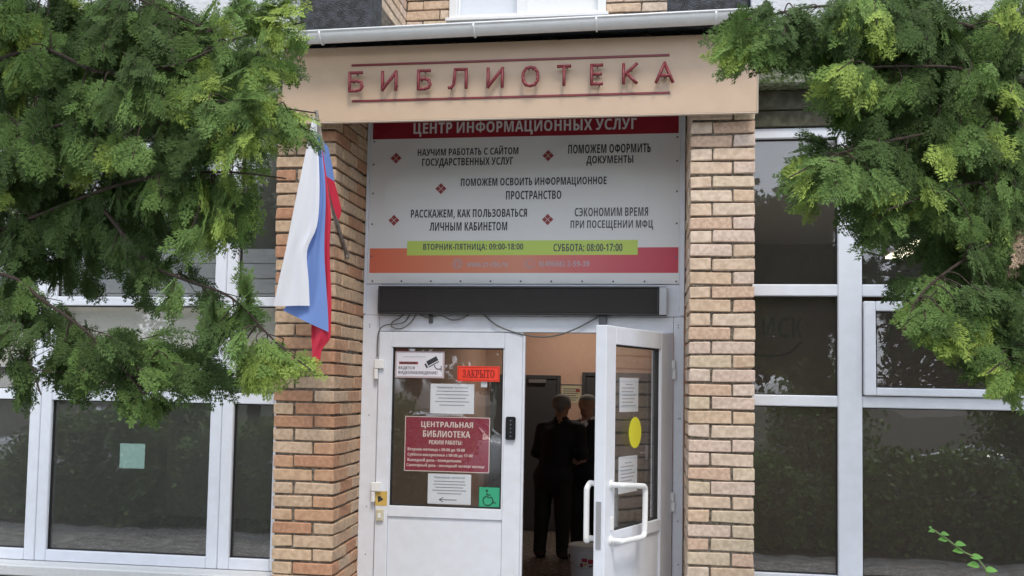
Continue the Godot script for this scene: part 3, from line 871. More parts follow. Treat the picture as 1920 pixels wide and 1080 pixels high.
# ---------------------------------------------------------------- what is stuck on the closed leaf
func build_door_notices() -> void:
	var z := -0.5655
	var t := thing("camera_warning_sign", "video surveillance warning sign with black camera symbol", "sign", Vector3(-1.466, 1.84, z))
	bx(t, "backing", -1.628, -1.306, 1.842, 2.012, z, z + 0.002, M("pale_mauve"), 0.0005)
	bx(t, "face", -1.618, -1.318, 1.853, 2.003, z + 0.002, z + 0.0028, M("sign_white"), 0.0003)
	bx(t, "caption_band", -1.602, -1.478, 1.928, 1.945, z + 0.0028, z + 0.0032, M("ink_diamond"), 0.0001)
	words(t, "ВНИМАНИЕ!", -1.54, 1.9365, z + 0.0038, 0.1, 0.011, M("ink"))
	words(t, "служба видеонаблюдения", -1.505, 1.976, z + 0.003, 0.15, 0.011, M("print_grey"), false, false)
	words(t, "ВЕДЕТСЯ", -1.552, 1.903, z + 0.003, 0.105, 0.022, M("ink_soft"))
	words(t, "ВИДЕОНАБЛЮДЕНИЕ!", -1.478, 1.873, z + 0.003, 0.255, 0.024, M("ink_soft"))
	var cb := put(t, "camera_symbol", block_mesh(Vector3(0.074, 0.03, 0.0012), 0.0004), M("ink"), Vector3(-1.385, 1.952, z + 0.0032))
	cb.rotation.z = 0.5
	var cl := put(t, "camera_symbol", block_mesh(Vector3(0.076, 0.006, 0.0012), 0.0004), M("ink"), Vector3(-1.375, 1.930, z + 0.0032))
	cl.rotation.z = 0.5
	var ce := put(t, "camera_symbol", block_mesh(Vector3(0.012, 0.03, 0.0012), 0.0004), M("ink"), Vector3(-1.424, 1.92, z + 0.0032))
	ce.rotation.z = 0.5
	tube(t, "camera_symbol", curve([Vector3(-1.372, 1.925, z + 0.003), Vector3(-1.36, 1.905, z + 0.003), Vector3(-1.34, 1.9, z + 0.003), Vector3(-1.328, 1.903, z + 0.003)], 4), 0.003, M("ink"), 5)
	bx(t, "camera_symbol", -1.329, -1.324, 1.885, 1.92, z + 0.0026, z + 0.0038, M("ink"), 0.0003)

	t = thing("closed_sign", "small red sign with dark serif lettering saying closed", "sign", Vector3(-1.085, 1.826, z))
	bx(t, "plate", -1.221, -0.95, 1.826, 1.922, z, z + 0.003, M("closed_red"), 0.001)
	bx(t, "border", -1.213, -0.958, 1.833, 1.8355, z + 0.003, z + 0.0036, M("closed_text"), 0.0001)
	bx(t, "border", -1.213, -0.958, 1.9125, 1.915, z + 0.003, z + 0.0036, M("closed_text"), 0.0001)
	bx(t, "border", -1.2155, -1.2135, 1.833, 1.915, z + 0.003, z + 0.0036, M("closed_text"), 0.0001)
	bx(t, "border", -0.9575, -0.9555, 1.833, 1.915, z + 0.003, z + 0.0036, M("closed_text"), 0.0001)
	words(t, "ЗАКРЫТО", -1.085, 1.874, z + 0.0036, 0.205, 0.05, M("closed_text"), true)
	bx(t, "hanging_tape", -1.07, -1.03, 1.79, 1.9, z - 0.0085, z - 0.0075, M("paper"), 0.0002)

	t = thing("paper_notice", "white printed sheet taped above the maroon plaque", "notice", Vector3(-1.253, 1.62, z - 0.008), "paper notices on the doors")
	notice(t, -1.395, -1.112, 1.62, 1.808, z - 0.0085, false)
	t = thing("paper_notice", "white printed sheet with a black arrow below the maroon plaque", "notice", Vector3(-1.26, 1.05, z - 0.008), "paper notices on the doors")
	notice(t, -1.399, -1.121, 1.05, 1.24, z - 0.0085, true)

	t = thing("opening_hours_plaque", "maroon plaque with library name and opening hours", "plaque", Vector3(-1.28, 1.252, z - 0.01))
	z = -0.5735
	bx(t, "plate", -1.556, -1.007, 1.252, 1.599, z - 0.004, z, M("plaque"), 0.001)
	for e in [[-1.556, -1.007, 1.252, 1.2565], [-1.556, -1.007, 1.5945, 1.599], [-1.556, -1.551, 1.257, 1.594], [-1.012, -1.007, 1.257, 1.594]]:
		bx(t, "border", e[0], e[1], e[2], e[3], z, z + 0.0008, M("plaque_text"), 0.0001)
	var k := M("plaque_text")
	words(t, "ЦЕНТРАЛЬНАЯ", -1.283, 1.545, z + 0.0006, 0.335, 0.044, k)
	words(t, "БИБЛИОТЕКА", -1.285, 1.49, z + 0.0006, 0.305, 0.04, k)
	words(t, "РЕЖИМ РАБОТЫ:", -1.29, 1.437, z + 0.0006, 0.215, 0.026, k)
	words(t, "Вторник-пятница с 09-00 до 18-00", -1.35, 1.388, z + 0.0006, 0.37, 0.025, k)
	words(t, "Суббота-воскресенье с 08-00 до 17-00", -1.325, 1.355, z + 0.0006, 0.42, 0.025, k)
	words(t, "Выходной день - понедельник", -1.36, 1.322, z + 0.0006, 0.35, 0.025, k)
	words(t, "Санитарный день - последний четверг месяца", -1.29, 1.289, z + 0.0006, 0.5, 0.025, k)
	z = -0.5655
	t = thing("wheelchair_sticker", "green sticker with black wheelchair symbol in the glass corner", "sticker", Vector3(-1.0, 1.042, z))
	bx(t, "face", -1.069, -0.935, 1.042, 1.168, z, z + 0.001, M("green"), 0.0003)
	for e in [[-1.069, -0.935, 1.042, 1.0445], [-1.069, -0.935, 1.1655, 1.168], [-1.069, -1.0665, 1.045, 1.165], [-0.9375, -0.935, 1.045, 1.165]]:
		bx(t, "border", e[0], e[1], e[2], e[3], z + 0.001, z + 0.0016, M("ink_green"), 0.0001)
	var zz := z + 0.0012
	disc(t, "symbol", Vector3(-1.018, 1.144, zz), 0.008, 0.001, M("ink_green"))
	tube(t, "symbol", [Vector3(-1.017, 1.132, zz), Vector3(-1.015, 1.105, zz), Vector3(-0.985, 1.104, zz), Vector3(-0.972, 1.07, zz), Vector3(-0.96, 1.072, zz)], 0.0038, M("ink_green"), 5)
	tube(t, "symbol", [Vector3(-1.016, 1.12, zz), Vector3(-0.992, 1.119, zz)], 0.003, M("ink_green"), 5)
	var ar := []
	for q in 17:
		var an := deg_to_rad(110 + q * 16.0)
		ar.append(Vector3(-1.01 + cos(an) * 0.031, 1.083 + sin(an) * 0.029, zz))
	tube(t, "symbol", ar, 0.0034, M("ink_green"), 5)

	z = -0.5395
	t = thing("bell_sticker", "yellow sticker with black bell hand symbol on the door stile", "sticker", Vector3(-1.69, 1.03, z))
	bx(t, "face", -1.729, -1.652, 1.031, 1.122, z, z + 0.0012, M("sticker_gold"), 0.0004)
	var bell := put(t, "symbol", lathe([[0.0, 0.0], [0.02, 0.002], [0.014, 0.016], [0.01, 0.03], [0.0, 0.036]], 14), M("ink"), Vector3(-1.692, 1.06, z + 0.0012))
	bell.scale = Vector3(1, 1, 0.05)
	bell.rotation.z = 0.5
	t = thing("call_button", "ivory call button box below the yellow sticker", "button", Vector3(-1.695, 0.937, z))
	bx(t, "box", -1.719, -1.672, 0.937, 1.009, z, z + 0.018, M("button_ivory"), 0.004)
	bx(t, "push_button", -1.706, -1.686, 0.955, 0.985, z + 0.018, z + 0.022, M("white_bright"), 0.002)
	t = thing("door_intercom", "slim black keypad intercom on the closed leaf edge", "intercom", Vector3(-0.869, 1.466, z))
	bx(t, "housing", -0.900, -0.838, 1.466, 1.61, z, z + 0.022, M("black_gloss"), 0.008)
	for q in 5:
		disc(t, "key", Vector3(-0.868, 1.49 + q * 0.024, z + 0.0225), 0.005, 0.002, M("screw"))

func notice(t: Node, x0: float, x1: float, y0: float, y1: float, z: float, arrow: bool) -> void:
	bx(t, "sheet", x0, x1, y0, y1, z, z + 0.0006, M("paper"), 0.0002)
	words(t, "Уважаемые читатели!", (x0 + x1) / 2, y1 - 0.022, z + 0.0012, (x1 - x0) * 0.72, 0.014, M("print_grey"))
	for k in 5:
		var yy := y1 - 0.05 - k * (0.019 if arrow else 0.022)
		var cut := [0.04, 0.035, 0.05, 0.03, 0.06][k] as float
		bx(t, "text_line", x0 + cut, x1 - cut, yy, yy + 0.006, z + 0.0006, z + 0.0012, M("print_grey"), 0.0001)
	if arrow:
		bx(t, "arrow", x0 + 0.075, x1 - 0.09, y0 + 0.026, y0 + 0.030, z + 0.0006, z + 0.0014, M("ink"), 0.0002)
		for s in [-1, 1]:
			var a := put(t, "arrow", block_mesh(Vector3(0.03, 0.004, 0.0008), 0.0002), M("ink"), Vector3(x0 + 0.088, y0 + 0.028 + s * 0.007, z + 0.001))
			a.rotation.z = s * 0.5

# ---------------------------------------------------------------- shop windows
func build_windows() -> void:
	var z0 := -0.31
	var z1 := -0.25
	var f := M("white_plastic")
	var t := thing("shop_window", "large grey framed window behind the thuja and left of the flag pillar", "window", Vector3(-4.0, 0.65, -0.28), "library front windows")
	var cols := [[-5.9, -5.75], [-3.944, -3.793], [-2.717, -2.566], [-2.302, -2.236]]
	for c in cols:
		if c[1] - c[0] > 0.1 and c[0] > -5.0:
			var m: float = (c[0] + c[1]) / 2
			bx(t, "mullion", c[0], m - 0.0015, 0.646, 3.32, z0, z1, f, 0.005)
			bx(t, "mullion", m + 0.0015, c[1], 0.646, 3.32, z0, z1, f, 0.005)
		else:
			bx(t, "mullion", c[0], c[1], 0.646, 3.32, z0, z1, f, 0.005)
	for k in 3:
		var a: float = cols[k][1]
		var b: float = cols[k + 1][0]
		for r in [[0.646, 0.716], [1.662, 1.728], [2.268, 2.325], [3.26, 3.32]]:
			bx(t, "transom", a + 0.001, b - 0.001, r[0], r[1], z0, z1 - 0.001, f, 0.004)
		for p in [[0.716, 1.662], [1.728, 2.268], [2.325, 3.26]]:
			gasket_frame(t, a, b, p[0], p[1], -0.285)
			bx(t, "pane", a + 0.004, b - 0.004, p[0] + 0.004, p[1] - 0.004, -0.286, -0.282, M("dusty_glass"), 0.0005)
			bx(t, "pane", a + 0.004, b - 0.004, p[0] + 0.004, p[1] - 0.004, -0.294, -0.290, M("dusty_glass"), 0.0005)
	bx(t, "sill", -5.95, -2.24, 0.575, 0.643, -0.45, -0.10, M("sill_stone"), 0.008)
	# roller blinds and panelled bulkhead inside
	for k in 3:
		var a: float = cols[k][1] - 0.05
		var b: float = cols[k + 1][0] + 0.05
		var bl := thing("roller_blind", ["cream roller blind in the window part farthest from the flag", "cream roller blind in the wide window part above the mint paper", "narrow cream roller blind in the window strip beside the flag pillar"][k], "blind", Vector3((a + b) / 2, 1.88, -0.36), "cream blinds in the shop window")
		bx(bl, "fabric", a + 0.01, b - 0.01, 1.885, 2.27, -0.362, -0.359, M("blind"), 0.0005)
		bx(bl, "bottom_bar", a + 0.01, b - 0.01, 1.868, 1.884, -0.366, -0.355, M("white_board"), 0.003)
		tube(bl, "roller", [Vector3(a + 0.005, 2.292, -0.365), Vector3(b - 0.005, 2.292, -0.365)], 0.02, M("white_board"), 10)
	var shelf := thing("cream_shelf_board", "long cream shelf board inside just above the window transom", "shelf", Vector3(-3.9, 0.0, -0.5))
	bx(shelf, "board", -5.8, -2.3, 1.70, 1.818, -0.56, -0.52, M("blind"))
	for xx in [-5.7, -4.0, -2.4]:
		bx(shelf, "leg", xx - 0.02, xx + 0.02, 0.0, 1.699, -0.56, -0.54, M("alu"))
	var bulk := thing("panelled_bulkhead", "white horizontal boards of a bulkhead seen through the upper panes", "bulkhead", Vector3(-3.9, 2.3, -0.8))
	for k in 4:
		bx(bulk, "board", -5.8, -2.27, 2.30 + k * 0.105, 2.40 + k * 0.105, -0.86, -0.84 - (k % 2) * 0.004, M("white_board"), 0.004)
	for xx in [-5.7, -4.0, -2.4]:
		bx(bulk, "hanger", xx - 0.02, xx + 0.02, 2.3, 3.36, -0.90, -0.861, M("alu"))
	var mp := thing("mint_paper", "pale mint paper sheet stuck inside the lower window pane", "paper", Vector3(-3.25, 1.24, -0.295))
	bx(mp, "sheet", -3.338, -3.169, 1.239, 1.395, -0.2985, -0.2970, M("mint_paper"), 0.0003)

	f = M("white_plastic")
	t = thing("shop_window", "large white framed window behind the thuja beside the pale pillar", "window", Vector3(2.0, 0.7, -0.28), "library front windows")
	cols = [[0.50, 0.563], [1.040, 1.172], [2.36, 2.49], [3.55, 3.6]]
	for c in cols:
		bx(t, "mullion", c[0], c[1], 0.70, 3.32, z0, z1, f, 0.006)
	for k in 3:
		var a: float = cols[k][1]
		var b: float = cols[k + 1][0]
		for r in [[0.70, 0.772], [1.714, 1.777], [2.344, 2.411], [3.26, 3.32]]:
			bx(t, "transom", a + 0.001, b - 0.001, r[0], r[1], z0, z1 - 0.001, f, 0.005)
		for p in [[0.772, 1.714], [1.777, 2.344], [2.411, 3.26]]:
			if k == 1 and p[0] == 1.777:
				# opening light, a little ajar at the top
				var s := Node3D.new()
				s.name = "opening_light"
				t.add_child(s)
				s.position = Vector3((a + b) / 2, p[0], -0.25) - off(t)
				bx(s, "sash", a + 0.006, a + 0.07, p[0] + 0.006, p[1] - 0.03, -0.27, -0.225, f, 0.005)
				bx(s, "sash", b - 0.07, b - 0.006, p[0] + 0.006, p[1] - 0.03, -0.27, -0.225, f, 0.005)
				bx(s, "sash", a + 0.071, b - 0.071, p[0] + 0.006, p[0] + 0.05, -0.27, -0.226, f, 0.005)
				bx(s, "sash", a + 0.071, b - 0.071, p[1] - 0.085, p[1] - 0.03, -0.27, -0.226, f, 0.005)
				gasket_frame(s, a + 0.071, b - 0.071, p[0] + 0.05, p[1] - 0.085, -0.248)
				bx(s, "pane", a + 0.074, b - 0.074, p[0] + 0.053, p[1] - 0.088, -0.251, -0.245, M("glass"), 0.0005)
				bx(s, "pane", a + 0.074, b - 0.074, p[0] + 0.053, p[1] - 0.088, -0.262, -0.258, M("glass"), 0.0005)
				s.rotation.x = -0.02
				continue
			gasket_frame(t, a, b, p[0], p[1], -0.285)
			bx(t, "pane", a + 0.004, b - 0.004, p[0] + 0.004, p[1] - 0.004, -0.286, -0.282, M("glass"), 0.0005)
			bx(t, "pane", a + 0.004, b - 0.004, p[0] + 0.004, p[1] - 0.004, -0.294, -0.290, M("glass"), 0.0005)
	bx(t, "sill", 0.56, 3.6, 0.66, 0.698, -0.45, -0.12, M("sill_stone"), 0.008)
	# hanging strip lamp in the right-hand room
	strip_lamp(Vector3(2.04, 2.95, -2.67), 0.0, "lit strip lamp hanging inside behind the upper window pane")

func strip_lamp(at: Vector3, turn: float, label: String) -> void:
	var l := thing("strip_lamp", label, "lamp", at, "strip lamps of the library")
	bx(l, "body", at.x - 0.085, at.x + 0.085, at.y + 0.015, at.y + 0.06, at.z - 0.49, at.z + 0.49, M("white_board"), 0.006)
	if not mats.has("lamp_tube"):
		var glow := mat("lamp_tube", 0.8, 0.8, 0.75)
		glow.emission_enabled = true
		glow.emission = Color(1.0, 0.97, 0.82)
		glow.emission_energy_multiplier = 1.1
	bx(l, "diffuser", at.x - 0.075, at.x + 0.075, at.y - 0.005, at.y + 0.014, at.z - 0.47, at.z + 0.47, M("lamp_tube"), 0.004)
	for dz in [-0.33, 0.33]:
		tube(l, "hanger", [at + V(0, 0.06, dz), V(at.x, 3.36, at.z + dz)], 0.006, M("alu"), 6)
	var al := AreaLight3D.new()
	al.name = "strip_lamp_light"
	al.area_size = Vector2(0.15, 0.94)
	al.light_color = Color(1.0, 0.96, 0.90)
	al.light_energy = 0.52
	al.shadow_enabled = true
	l.add_child(al)
	al.position = Vector3(0, -0.012, 0)
	al.rotation_degrees = Vector3(-90, 0, 0)
	l.rotation.y = turn

func gasket_frame(t: Node, a: float, b: float, y0: float, y1: float, z: float) -> void:
	var g := M("gasket")
	bx(t, "gasket", a + 0.0002, a + 0.006, y0 + 0.0002, y1 - 0.0002, z - 0.012, z + 0.014, g, 0.001)
	bx(t, "gasket", b - 0.006, b - 0.0002, y0 + 0.0002, y1 - 0.0002, z - 0.012, z + 0.014, g, 0.001)
	bx(t, "gasket", a + 0.0062, b - 0.0062, y0 + 0.0002, y0 + 0.006, z - 0.012, z + 0.013, g, 0.001)
	bx(t, "gasket", a + 0.0062, b - 0.0062, y1 - 0.006, y1 - 0.0002, z - 0.012, z + 0.013, g, 0.001)

# ---------------------------------------------------------------- lobby
func build_lobby() -> void:
	strip_lamp(Vector3(-0.85, 2.95, -5.75), PI / 2, "strip lamp in the lobby above the two people")
	for d in [[-2.03, -1.14, 1.945, "dark grey inner door behind the man with his back turned"], [-0.87, 0.02, 1.99, "dark grey inner door partly hidden by the open door leaf"]]:
		var t := thing("inner_door", d[3], "door", Vector3((d[0] + d[1]) / 2, 0, -6.63), "dark doors in the lobby")
		bx(t, "leaf", d[0] + 0.05, d[1] - 0.05, 0.005, d[2] - 0.05, -6.64, -6.60, M("grey_door"), 0.004)
		bx(t, "frame", d[0], d[0] + 0.048, 0.0, d[2], -6.65, -6.585, M("grey_door"), 0.004)
		bx(t, "frame", d[1] - 0.048, d[1], 0.0, d[2], -6.65, -6.585, M("grey_door"), 0.004)
		bx(t, "frame", d[0] + 0.05, d[1] - 0.05, d[2] - 0.048, d[2], -6.65, -6.585, M("grey_door"), 0.004)
		var h := bx(t, "handle", d[1] - 0.16, d[1] - 0.07, 1.0, 1.02, -6.57, -6.55, M("alu"), 0.004)
		bx(h, "plate", d[1] - 0.10, d[1] - 0.06, 0.93, 1.1, -6.5995, -6.59, M("alu"), 0.002)
		bx(t, "closer", d[1] - 0.4, d[1] - 0.18, d[2] - 0.1, d[2] - 0.055, -6.5995, -6.56, M("alu"), 0.004)
	var n := thing("wall_notice", "yellowish paper notice on the lobby wall between the dark doors", "notice", Vector3(-1.0, 1.6, -6.64))
	bx(n, "sheet", -1.13, -0.88, 1.6, 1.82, -6.648, -6.646, M("button_ivory"), 0.0005)
	for k in 6:
		bx(n, "text_line", -1.11, -0.92 - 0.03 * (k % 2), 1.775 - k * 0.028, 1.784 - k * 0.028, -6.6459, -6.645, M("ink_soft"), 0.0001)
	bx(n, "stamp", -0.95, -0.90, 1.74, 1.78, -6.6459, -6.645, M("ink_diamond"), 0.0001)
	bx(n, "fixing_rail", -1.14, -0.87, 1.83, 1.84, -6.649, -6.64, M("alu"), 0.001)
	# bucket
	var b := thing("paint_bucket", "white plastic bucket with red label just inside the open door", "bucket", Vector3(-0.60, 0, -3.63))
	put(b, "body", lathe([[0.0, 0.004], [0.125, 0.004], [0.129, 0.012], [0.147, 0.27], [0.155, 0.272], [0.155, 0.285], [0.148, 0.287], [0.150, 0.305], [0.158, 0.307], [0.158, 0.318], [0.152, 0.32]], 32), M("bucket"), Vector3(-0.60, 0, -3.63))
	put(b, "lid", lathe([[0.150, 0.321], [0.161, 0.321], [0.162, 0.338], [0.155, 0.344], [0.140, 0.343], [0.136, 0.334], [0.0, 0.333]], 32), M("bucket"), Vector3(-0.60, 0, -3.63))
	for q in [[0.95, 1.35, 0.185, 0.225, "bucket_red"], [1.40, 1.75, 0.20, 0.235, "bucket_red"], [1.42, 1.62, 0.17, 0.19, "sticker_gold"], [1.0, 1.3, 0.155, 0.168, "line_red"], [1.66, 1.86, 0.155, 0.19, "plaque"]]:
		var lab := start(true)
		for k in 4:
			var a0: float = lerpf(q[0], q[1], k / 4.0)
			var a1: float = lerpf(q[0], q[1], (k + 1) / 4.0)
			var r0: float = 0.1305 + q[2] * 0.0665
			var r1: float = 0.1305 + q[3] * 0.0665
			quad(lab, V(cos(a0) * r0, q[2], sin(a0) * r0), V(cos(a1) * r0, q[2], sin(a1) * r0), V(cos(a1) * r1, q[3], sin(a1) * r1), V(cos(a0) * r1, q[3], sin(a0) * r1), V(cos(a0), 0, sin(a0)))
		put(b, "label_print", done(lab), M(q[4]), Vector3(-0.60, 0, -3.63))
	var hp := []
	for k in 13:
		var a := PI * k / 12.0
		hp.append(Vector3(-0.60 + cos(a) * 0.162, 0.275 - sin(a) * 0.13, -3.63 + sin(a) * 0.10 + 0.05))
	tube(b, "wire_handle", hp, 0.003, M("alu"), 6)
	for s in [-1, 1]:
		bx(b, "ear", -0.60 + s * 0.155 - 0.012, -0.60 + s * 0.155 + 0.012, 0.25, 0.3, -3.65, -3.60, M("bucket"), 0.004)

# ---------------------------------------------------------------- flag
func sheet(st: SurfaceTool, rows: Array, amp: float, waves: float, seed_at: float, o: Vector3) -> void:
	var cols := 14
	var grid := []
	# smooth the rows first
	var ls := []
	var rs := []
	for r in rows:
		ls.append(r[0])
		rs.append(r[1])
	ls = curve(ls, 4)
	rs = curve(rs, 4)
	for i in ls.size():
		var line := []
		var w: float = (rs[i] - ls[i]).length()
		for k in cols + 1:
			var u := float(k) / cols
			var p: Vector3 = ls[i].lerp(rs[i], u)
			p.z += amp * minf(1.0, w / 0.1) * sin(u * TAU * waves + seed_at + i * 0.09) + 0.3 * amp * sin(u * 9.0 + i * 0.4) + 0.22 * amp * minf(1.0, w / 0.1) * sin(u * 21.0 + i * 0.23 + seed_at)
			line.append(p - o)
		grid.append(line)
	for i in grid.size() - 1:
		for k in cols:
			quad(st, grid[i][k], grid[i][k + 1], grid[i + 1][k + 1], grid[i + 1][k], Vector3(0, 0, 1))

func V(x: float, y: float, z: float) -> Vector3:
	return Vector3(x, y, z)

func build_flag() -> void:
	var t := thing("hanging_flag", "limp white, blue and red flag on a slanted pole at the pillar", "flag", Vector3(-1.85, 2.55, -0.14))
	tube(t, "pole", [V(-1.842, 2.575, -0.178), V(-1.853, 2.79, 0.04), V(-1.862, 3.31, 0.36)], [0.0125, 0.0125, 0.011], M("pole"), 10)
	bx(t, "bracket", -1.8435, -1.832, 2.555, 2.60, -0.205, -0.16, M("pole"), 0.004)
	var o := off(t)
	var st := start(true)
	sheet(st, [[V(-1.885, 3.285, 0.345), V(-1.864, 3.25, 0.34)], [V(-1.921, 3.059, 0.345), V(-1.845, 3.058, 0.34)], [V(-1.97, 2.785, 0.35), V(-1.832, 2.829, 0.345)], [V(-2.0, 2.62, 0.35), V(-1.842, 2.66, 0.345)], [V(-2.018, 2.512, 0.35), V(-1.893, 2.527, 0.35)], [V(-2.048, 2.361, 0.352), V(-1.881, 2.361, 0.35)], [V(-2.075, 2.219, 0.355), V(-1.871, 2.223, 0.35)]], 0.009, 1.2, 0.3, o)
	put(t, "white_stripe", done(st), M("flag_white"), o)
	st = start(true)
	sheet(st, [[V(-1.875, 3.2, 0.325), V(-1.85, 3.18, 0.32)], [V(-1.87, 3.073, 0.325), V(-1.832, 3.073, 0.32)], [V(-1.87, 2.844, 0.325), V(-1.805, 2.844, 0.32)], [V(-1.93, 2.56, 0.325), V(-1.803, 2.542, 0.32)], [V(-1.95, 2.345, 0.325), V(-1.784, 2.325, 0.325)], [V(-2.0, 2.25, 0.325), V(-1.772, 2.18, 0.325)], [V(-2.03, 2.195, 0.33), V(-1.767, 2.08, 0.325)]], 0.008, 1.0, 1.3, o)
	sheet(st, [[V(-1.862, 3.18, 0.275), V(-1.845, 3.15, 0.20)], [V(-1.85, 3.06, 0.25), V(-1.832, 3.05, 0.16)], [V(-1.838, 2.97, 0.22), V(-1.822, 2.96, 0.14)]], 0.003, 0.6, 0.5, o)
	put(t, "blue_stripe", done(st), M("flag_blue"), o)
	st = start(true)
	sheet(st, [[V(-1.865, 3.12, 0.305), V(-1.841, 3.119, 0.30)], [V(-1.85, 2.936, 0.305), V(-1.811, 2.936, 0.295)], [V(-1.84, 2.738, 0.305), V(-1.782, 2.738, 0.29)], [V(-1.84, 2.542, 0.305), V(-1.781, 2.542, 0.295)], [V(-1.84, 2.286, 0.305), V(-1.763, 2.286, 0.30)], [V(-1.872, 2.16, 0.305), V(-1.762, 2.12, 0.305)], [V(-1.874, 2.05, 0.305), V(-1.766, 2.047, 0.305)], [V(-1.868, 1.98, 0.305), V(-1.808, 1.985, 0.305)], [V(-1.86, 1.93, 0.305), V(-1.818, 1.93, 0.305)], [V(-1.842, 1.892, 0.305), V(-1.836, 1.892, 0.305)]], 0.011, 0.9, 2.3, o)
	sheet(st, [[V(-1.838, 2.97, 0.22), V(-1.822, 2.96, 0.14)], [V(-1.82, 2.86, 0.20), V(-1.795, 2.85, 0.12)], [V(-1.80, 2.77, 0.17), V(-1.783, 2.78, 0.12)], [V(-1.79, 2.735, 0.15), V(-1.788, 2.735, 0.14)]], 0.003, 0.6, 0.5, o)
	put(t, "red_stripe", done(st), M("flag_red"), o)

# ---------------------------------------------------------------- people: tapered capsules joined by a smooth minimum, meshed as surface nets
func field_mesh(st: SurfaceTool, bones: Array, cell: float, k: float) -> void:
	var lo := Vector3(1e3, 1e3, 1e3)
	var hi := -lo
	for b in bones:
		for e in 2:
			var r: float = b[2 + e]
			var p: Vector3 = b[e]
			lo = lo.min(p - Vector3.ONE * (r + 3 * cell))
			hi = hi.max(p + Vector3.ONE * (r + 3 * cell))
	var n := Vector3i(((hi - lo) / cell).ceil()) + Vector3i.ONE
	var val := PackedFloat32Array()
	val.resize(n.x * n.y * n.z)
	val.fill(9.0)
	var who := PackedInt32Array()
	who.resize(val.size())
	var best := PackedFloat32Array()
	best.resize(val.size())
	best.fill(9.0)
	for bi in bones.size():
		var a: Vector3 = bones[bi][0]
		var b: Vector3 = bones[bi][1]
		var ra: float = bones[bi][2]
		var rb: float = bones[bi][3]
		var pad := maxf(ra, rb) + k + 2.5 * cell
		var i0 := Vector3i(((a.min(b) - Vector3.ONE * pad - lo) / cell).floor()).clamp(Vector3i.ZERO, n - Vector3i.ONE)
		var i1 := Vector3i(((a.max(b) + Vector3.ONE * pad - lo) / cell).ceil()).clamp(Vector3i.ZERO, n - Vector3i.ONE)
		var ab := b - a
		var l2 := maxf(ab.length_squared(), 1e-9)
		for z in range(i0.z, i1.z + 1):
			for y in range(i0.y, i1.y + 1):
				for x in range(i0.x, i1.x + 1):
					var p := lo + Vector3(x, y, z) * cell
					var h := clampf((p - a).dot(ab) / l2, 0.0, 1.0)
					var d := (p - a - ab * h).length() - lerpf(ra, rb, h)
					var at := x + n.x * (y + n.y * z)
					var old := val[at]
					if d < best[at]:
						best[at] = d
						who[at] = bi
					var q := clampf(0.5 + 0.5 * (old - d) / k, 0.0, 1.0)
					val[at] = lerpf(old, d, q) - k * q * (1.0 - q)
	var vert := {}
	var col := {}
	var step := [0, 1, n.x, n.x + 1, n.x * n.y, n.x * n.y + 1, n.x * n.y + n.x, n.x * n.y + n.x + 1]
	var pairs := [[0, 1], [2, 3], [4, 5], [6, 7], [0, 2], [1, 3], [4, 6], [5, 7], [0, 4], [1, 5], [2, 6], [3, 7]]
	for z in n.z - 1:
		for y in n.y - 1:
			var row := n.x * (y + n.y * z)
			for x in n.x - 1:
				var at := row + x
				if val[at] > 2.0 * cell or val[at] < -2.5 * cell:
					continue
				var inside := 0
				for s in step:
					if val[at + s] < 0.0:
						inside += 1
				if inside == 0 or inside == 8:
					continue
				var sum := Vector3.ZERO
				var c := 0
				for e in pairs:
					var va := val[at + step[e[0]]]
					var vb := val[at + step[e[1]]]
					if (va < 0.0) != (vb < 0.0):
						var f := va / (va - vb)
						var pa := Vector3(e[0] & 1, (e[0] >> 1) & 1, e[0] >> 2)
						var pb := Vector3(e[1] & 1, (e[1] >> 1) & 1, e[1] >> 2)
						sum += pa.lerp(pb, f)
						c += 1
				vert[at] = lo + (Vector3(x, y, z) + sum / c) * cell
				col[at] = bones[who[at]][4]
	var ax := [1, n.x, n.x * n.y]
	for at in vert:
		for d in 3:
			var nb: int = at + ax[d]
			if (val[at] < 0.0) == (val[nb] < 0.0):
				continue
			var u: int = ax[(d + 1) % 3]
			var w: int = ax[(d + 2) % 3]
			var q := [at, at - u, at - u - w, at - w]
			if not (vert.has(q[1]) and vert.has(q[2]) and vert.has(q[3])):
				continue
			var nrm := Vector3.ZERO
			nrm[d] = 1.0 if val[at] < 0.0 else -1.0
			for t in [[0, 1, 2], [0, 2, 3]]:
				var i: int = q[t[0]]
				var j: int = q[t[1]]
				var m: int = q[t[2]]
				if (vert[m] - vert[i]).cross(vert[j] - vert[i]).dot(nrm) < 0.0:
					var sw := j
					j = m
					m = sw
				for vtx in [i, j, m]:
					st.set_color(col[vtx])
					st.add_vertex(vert[vtx])

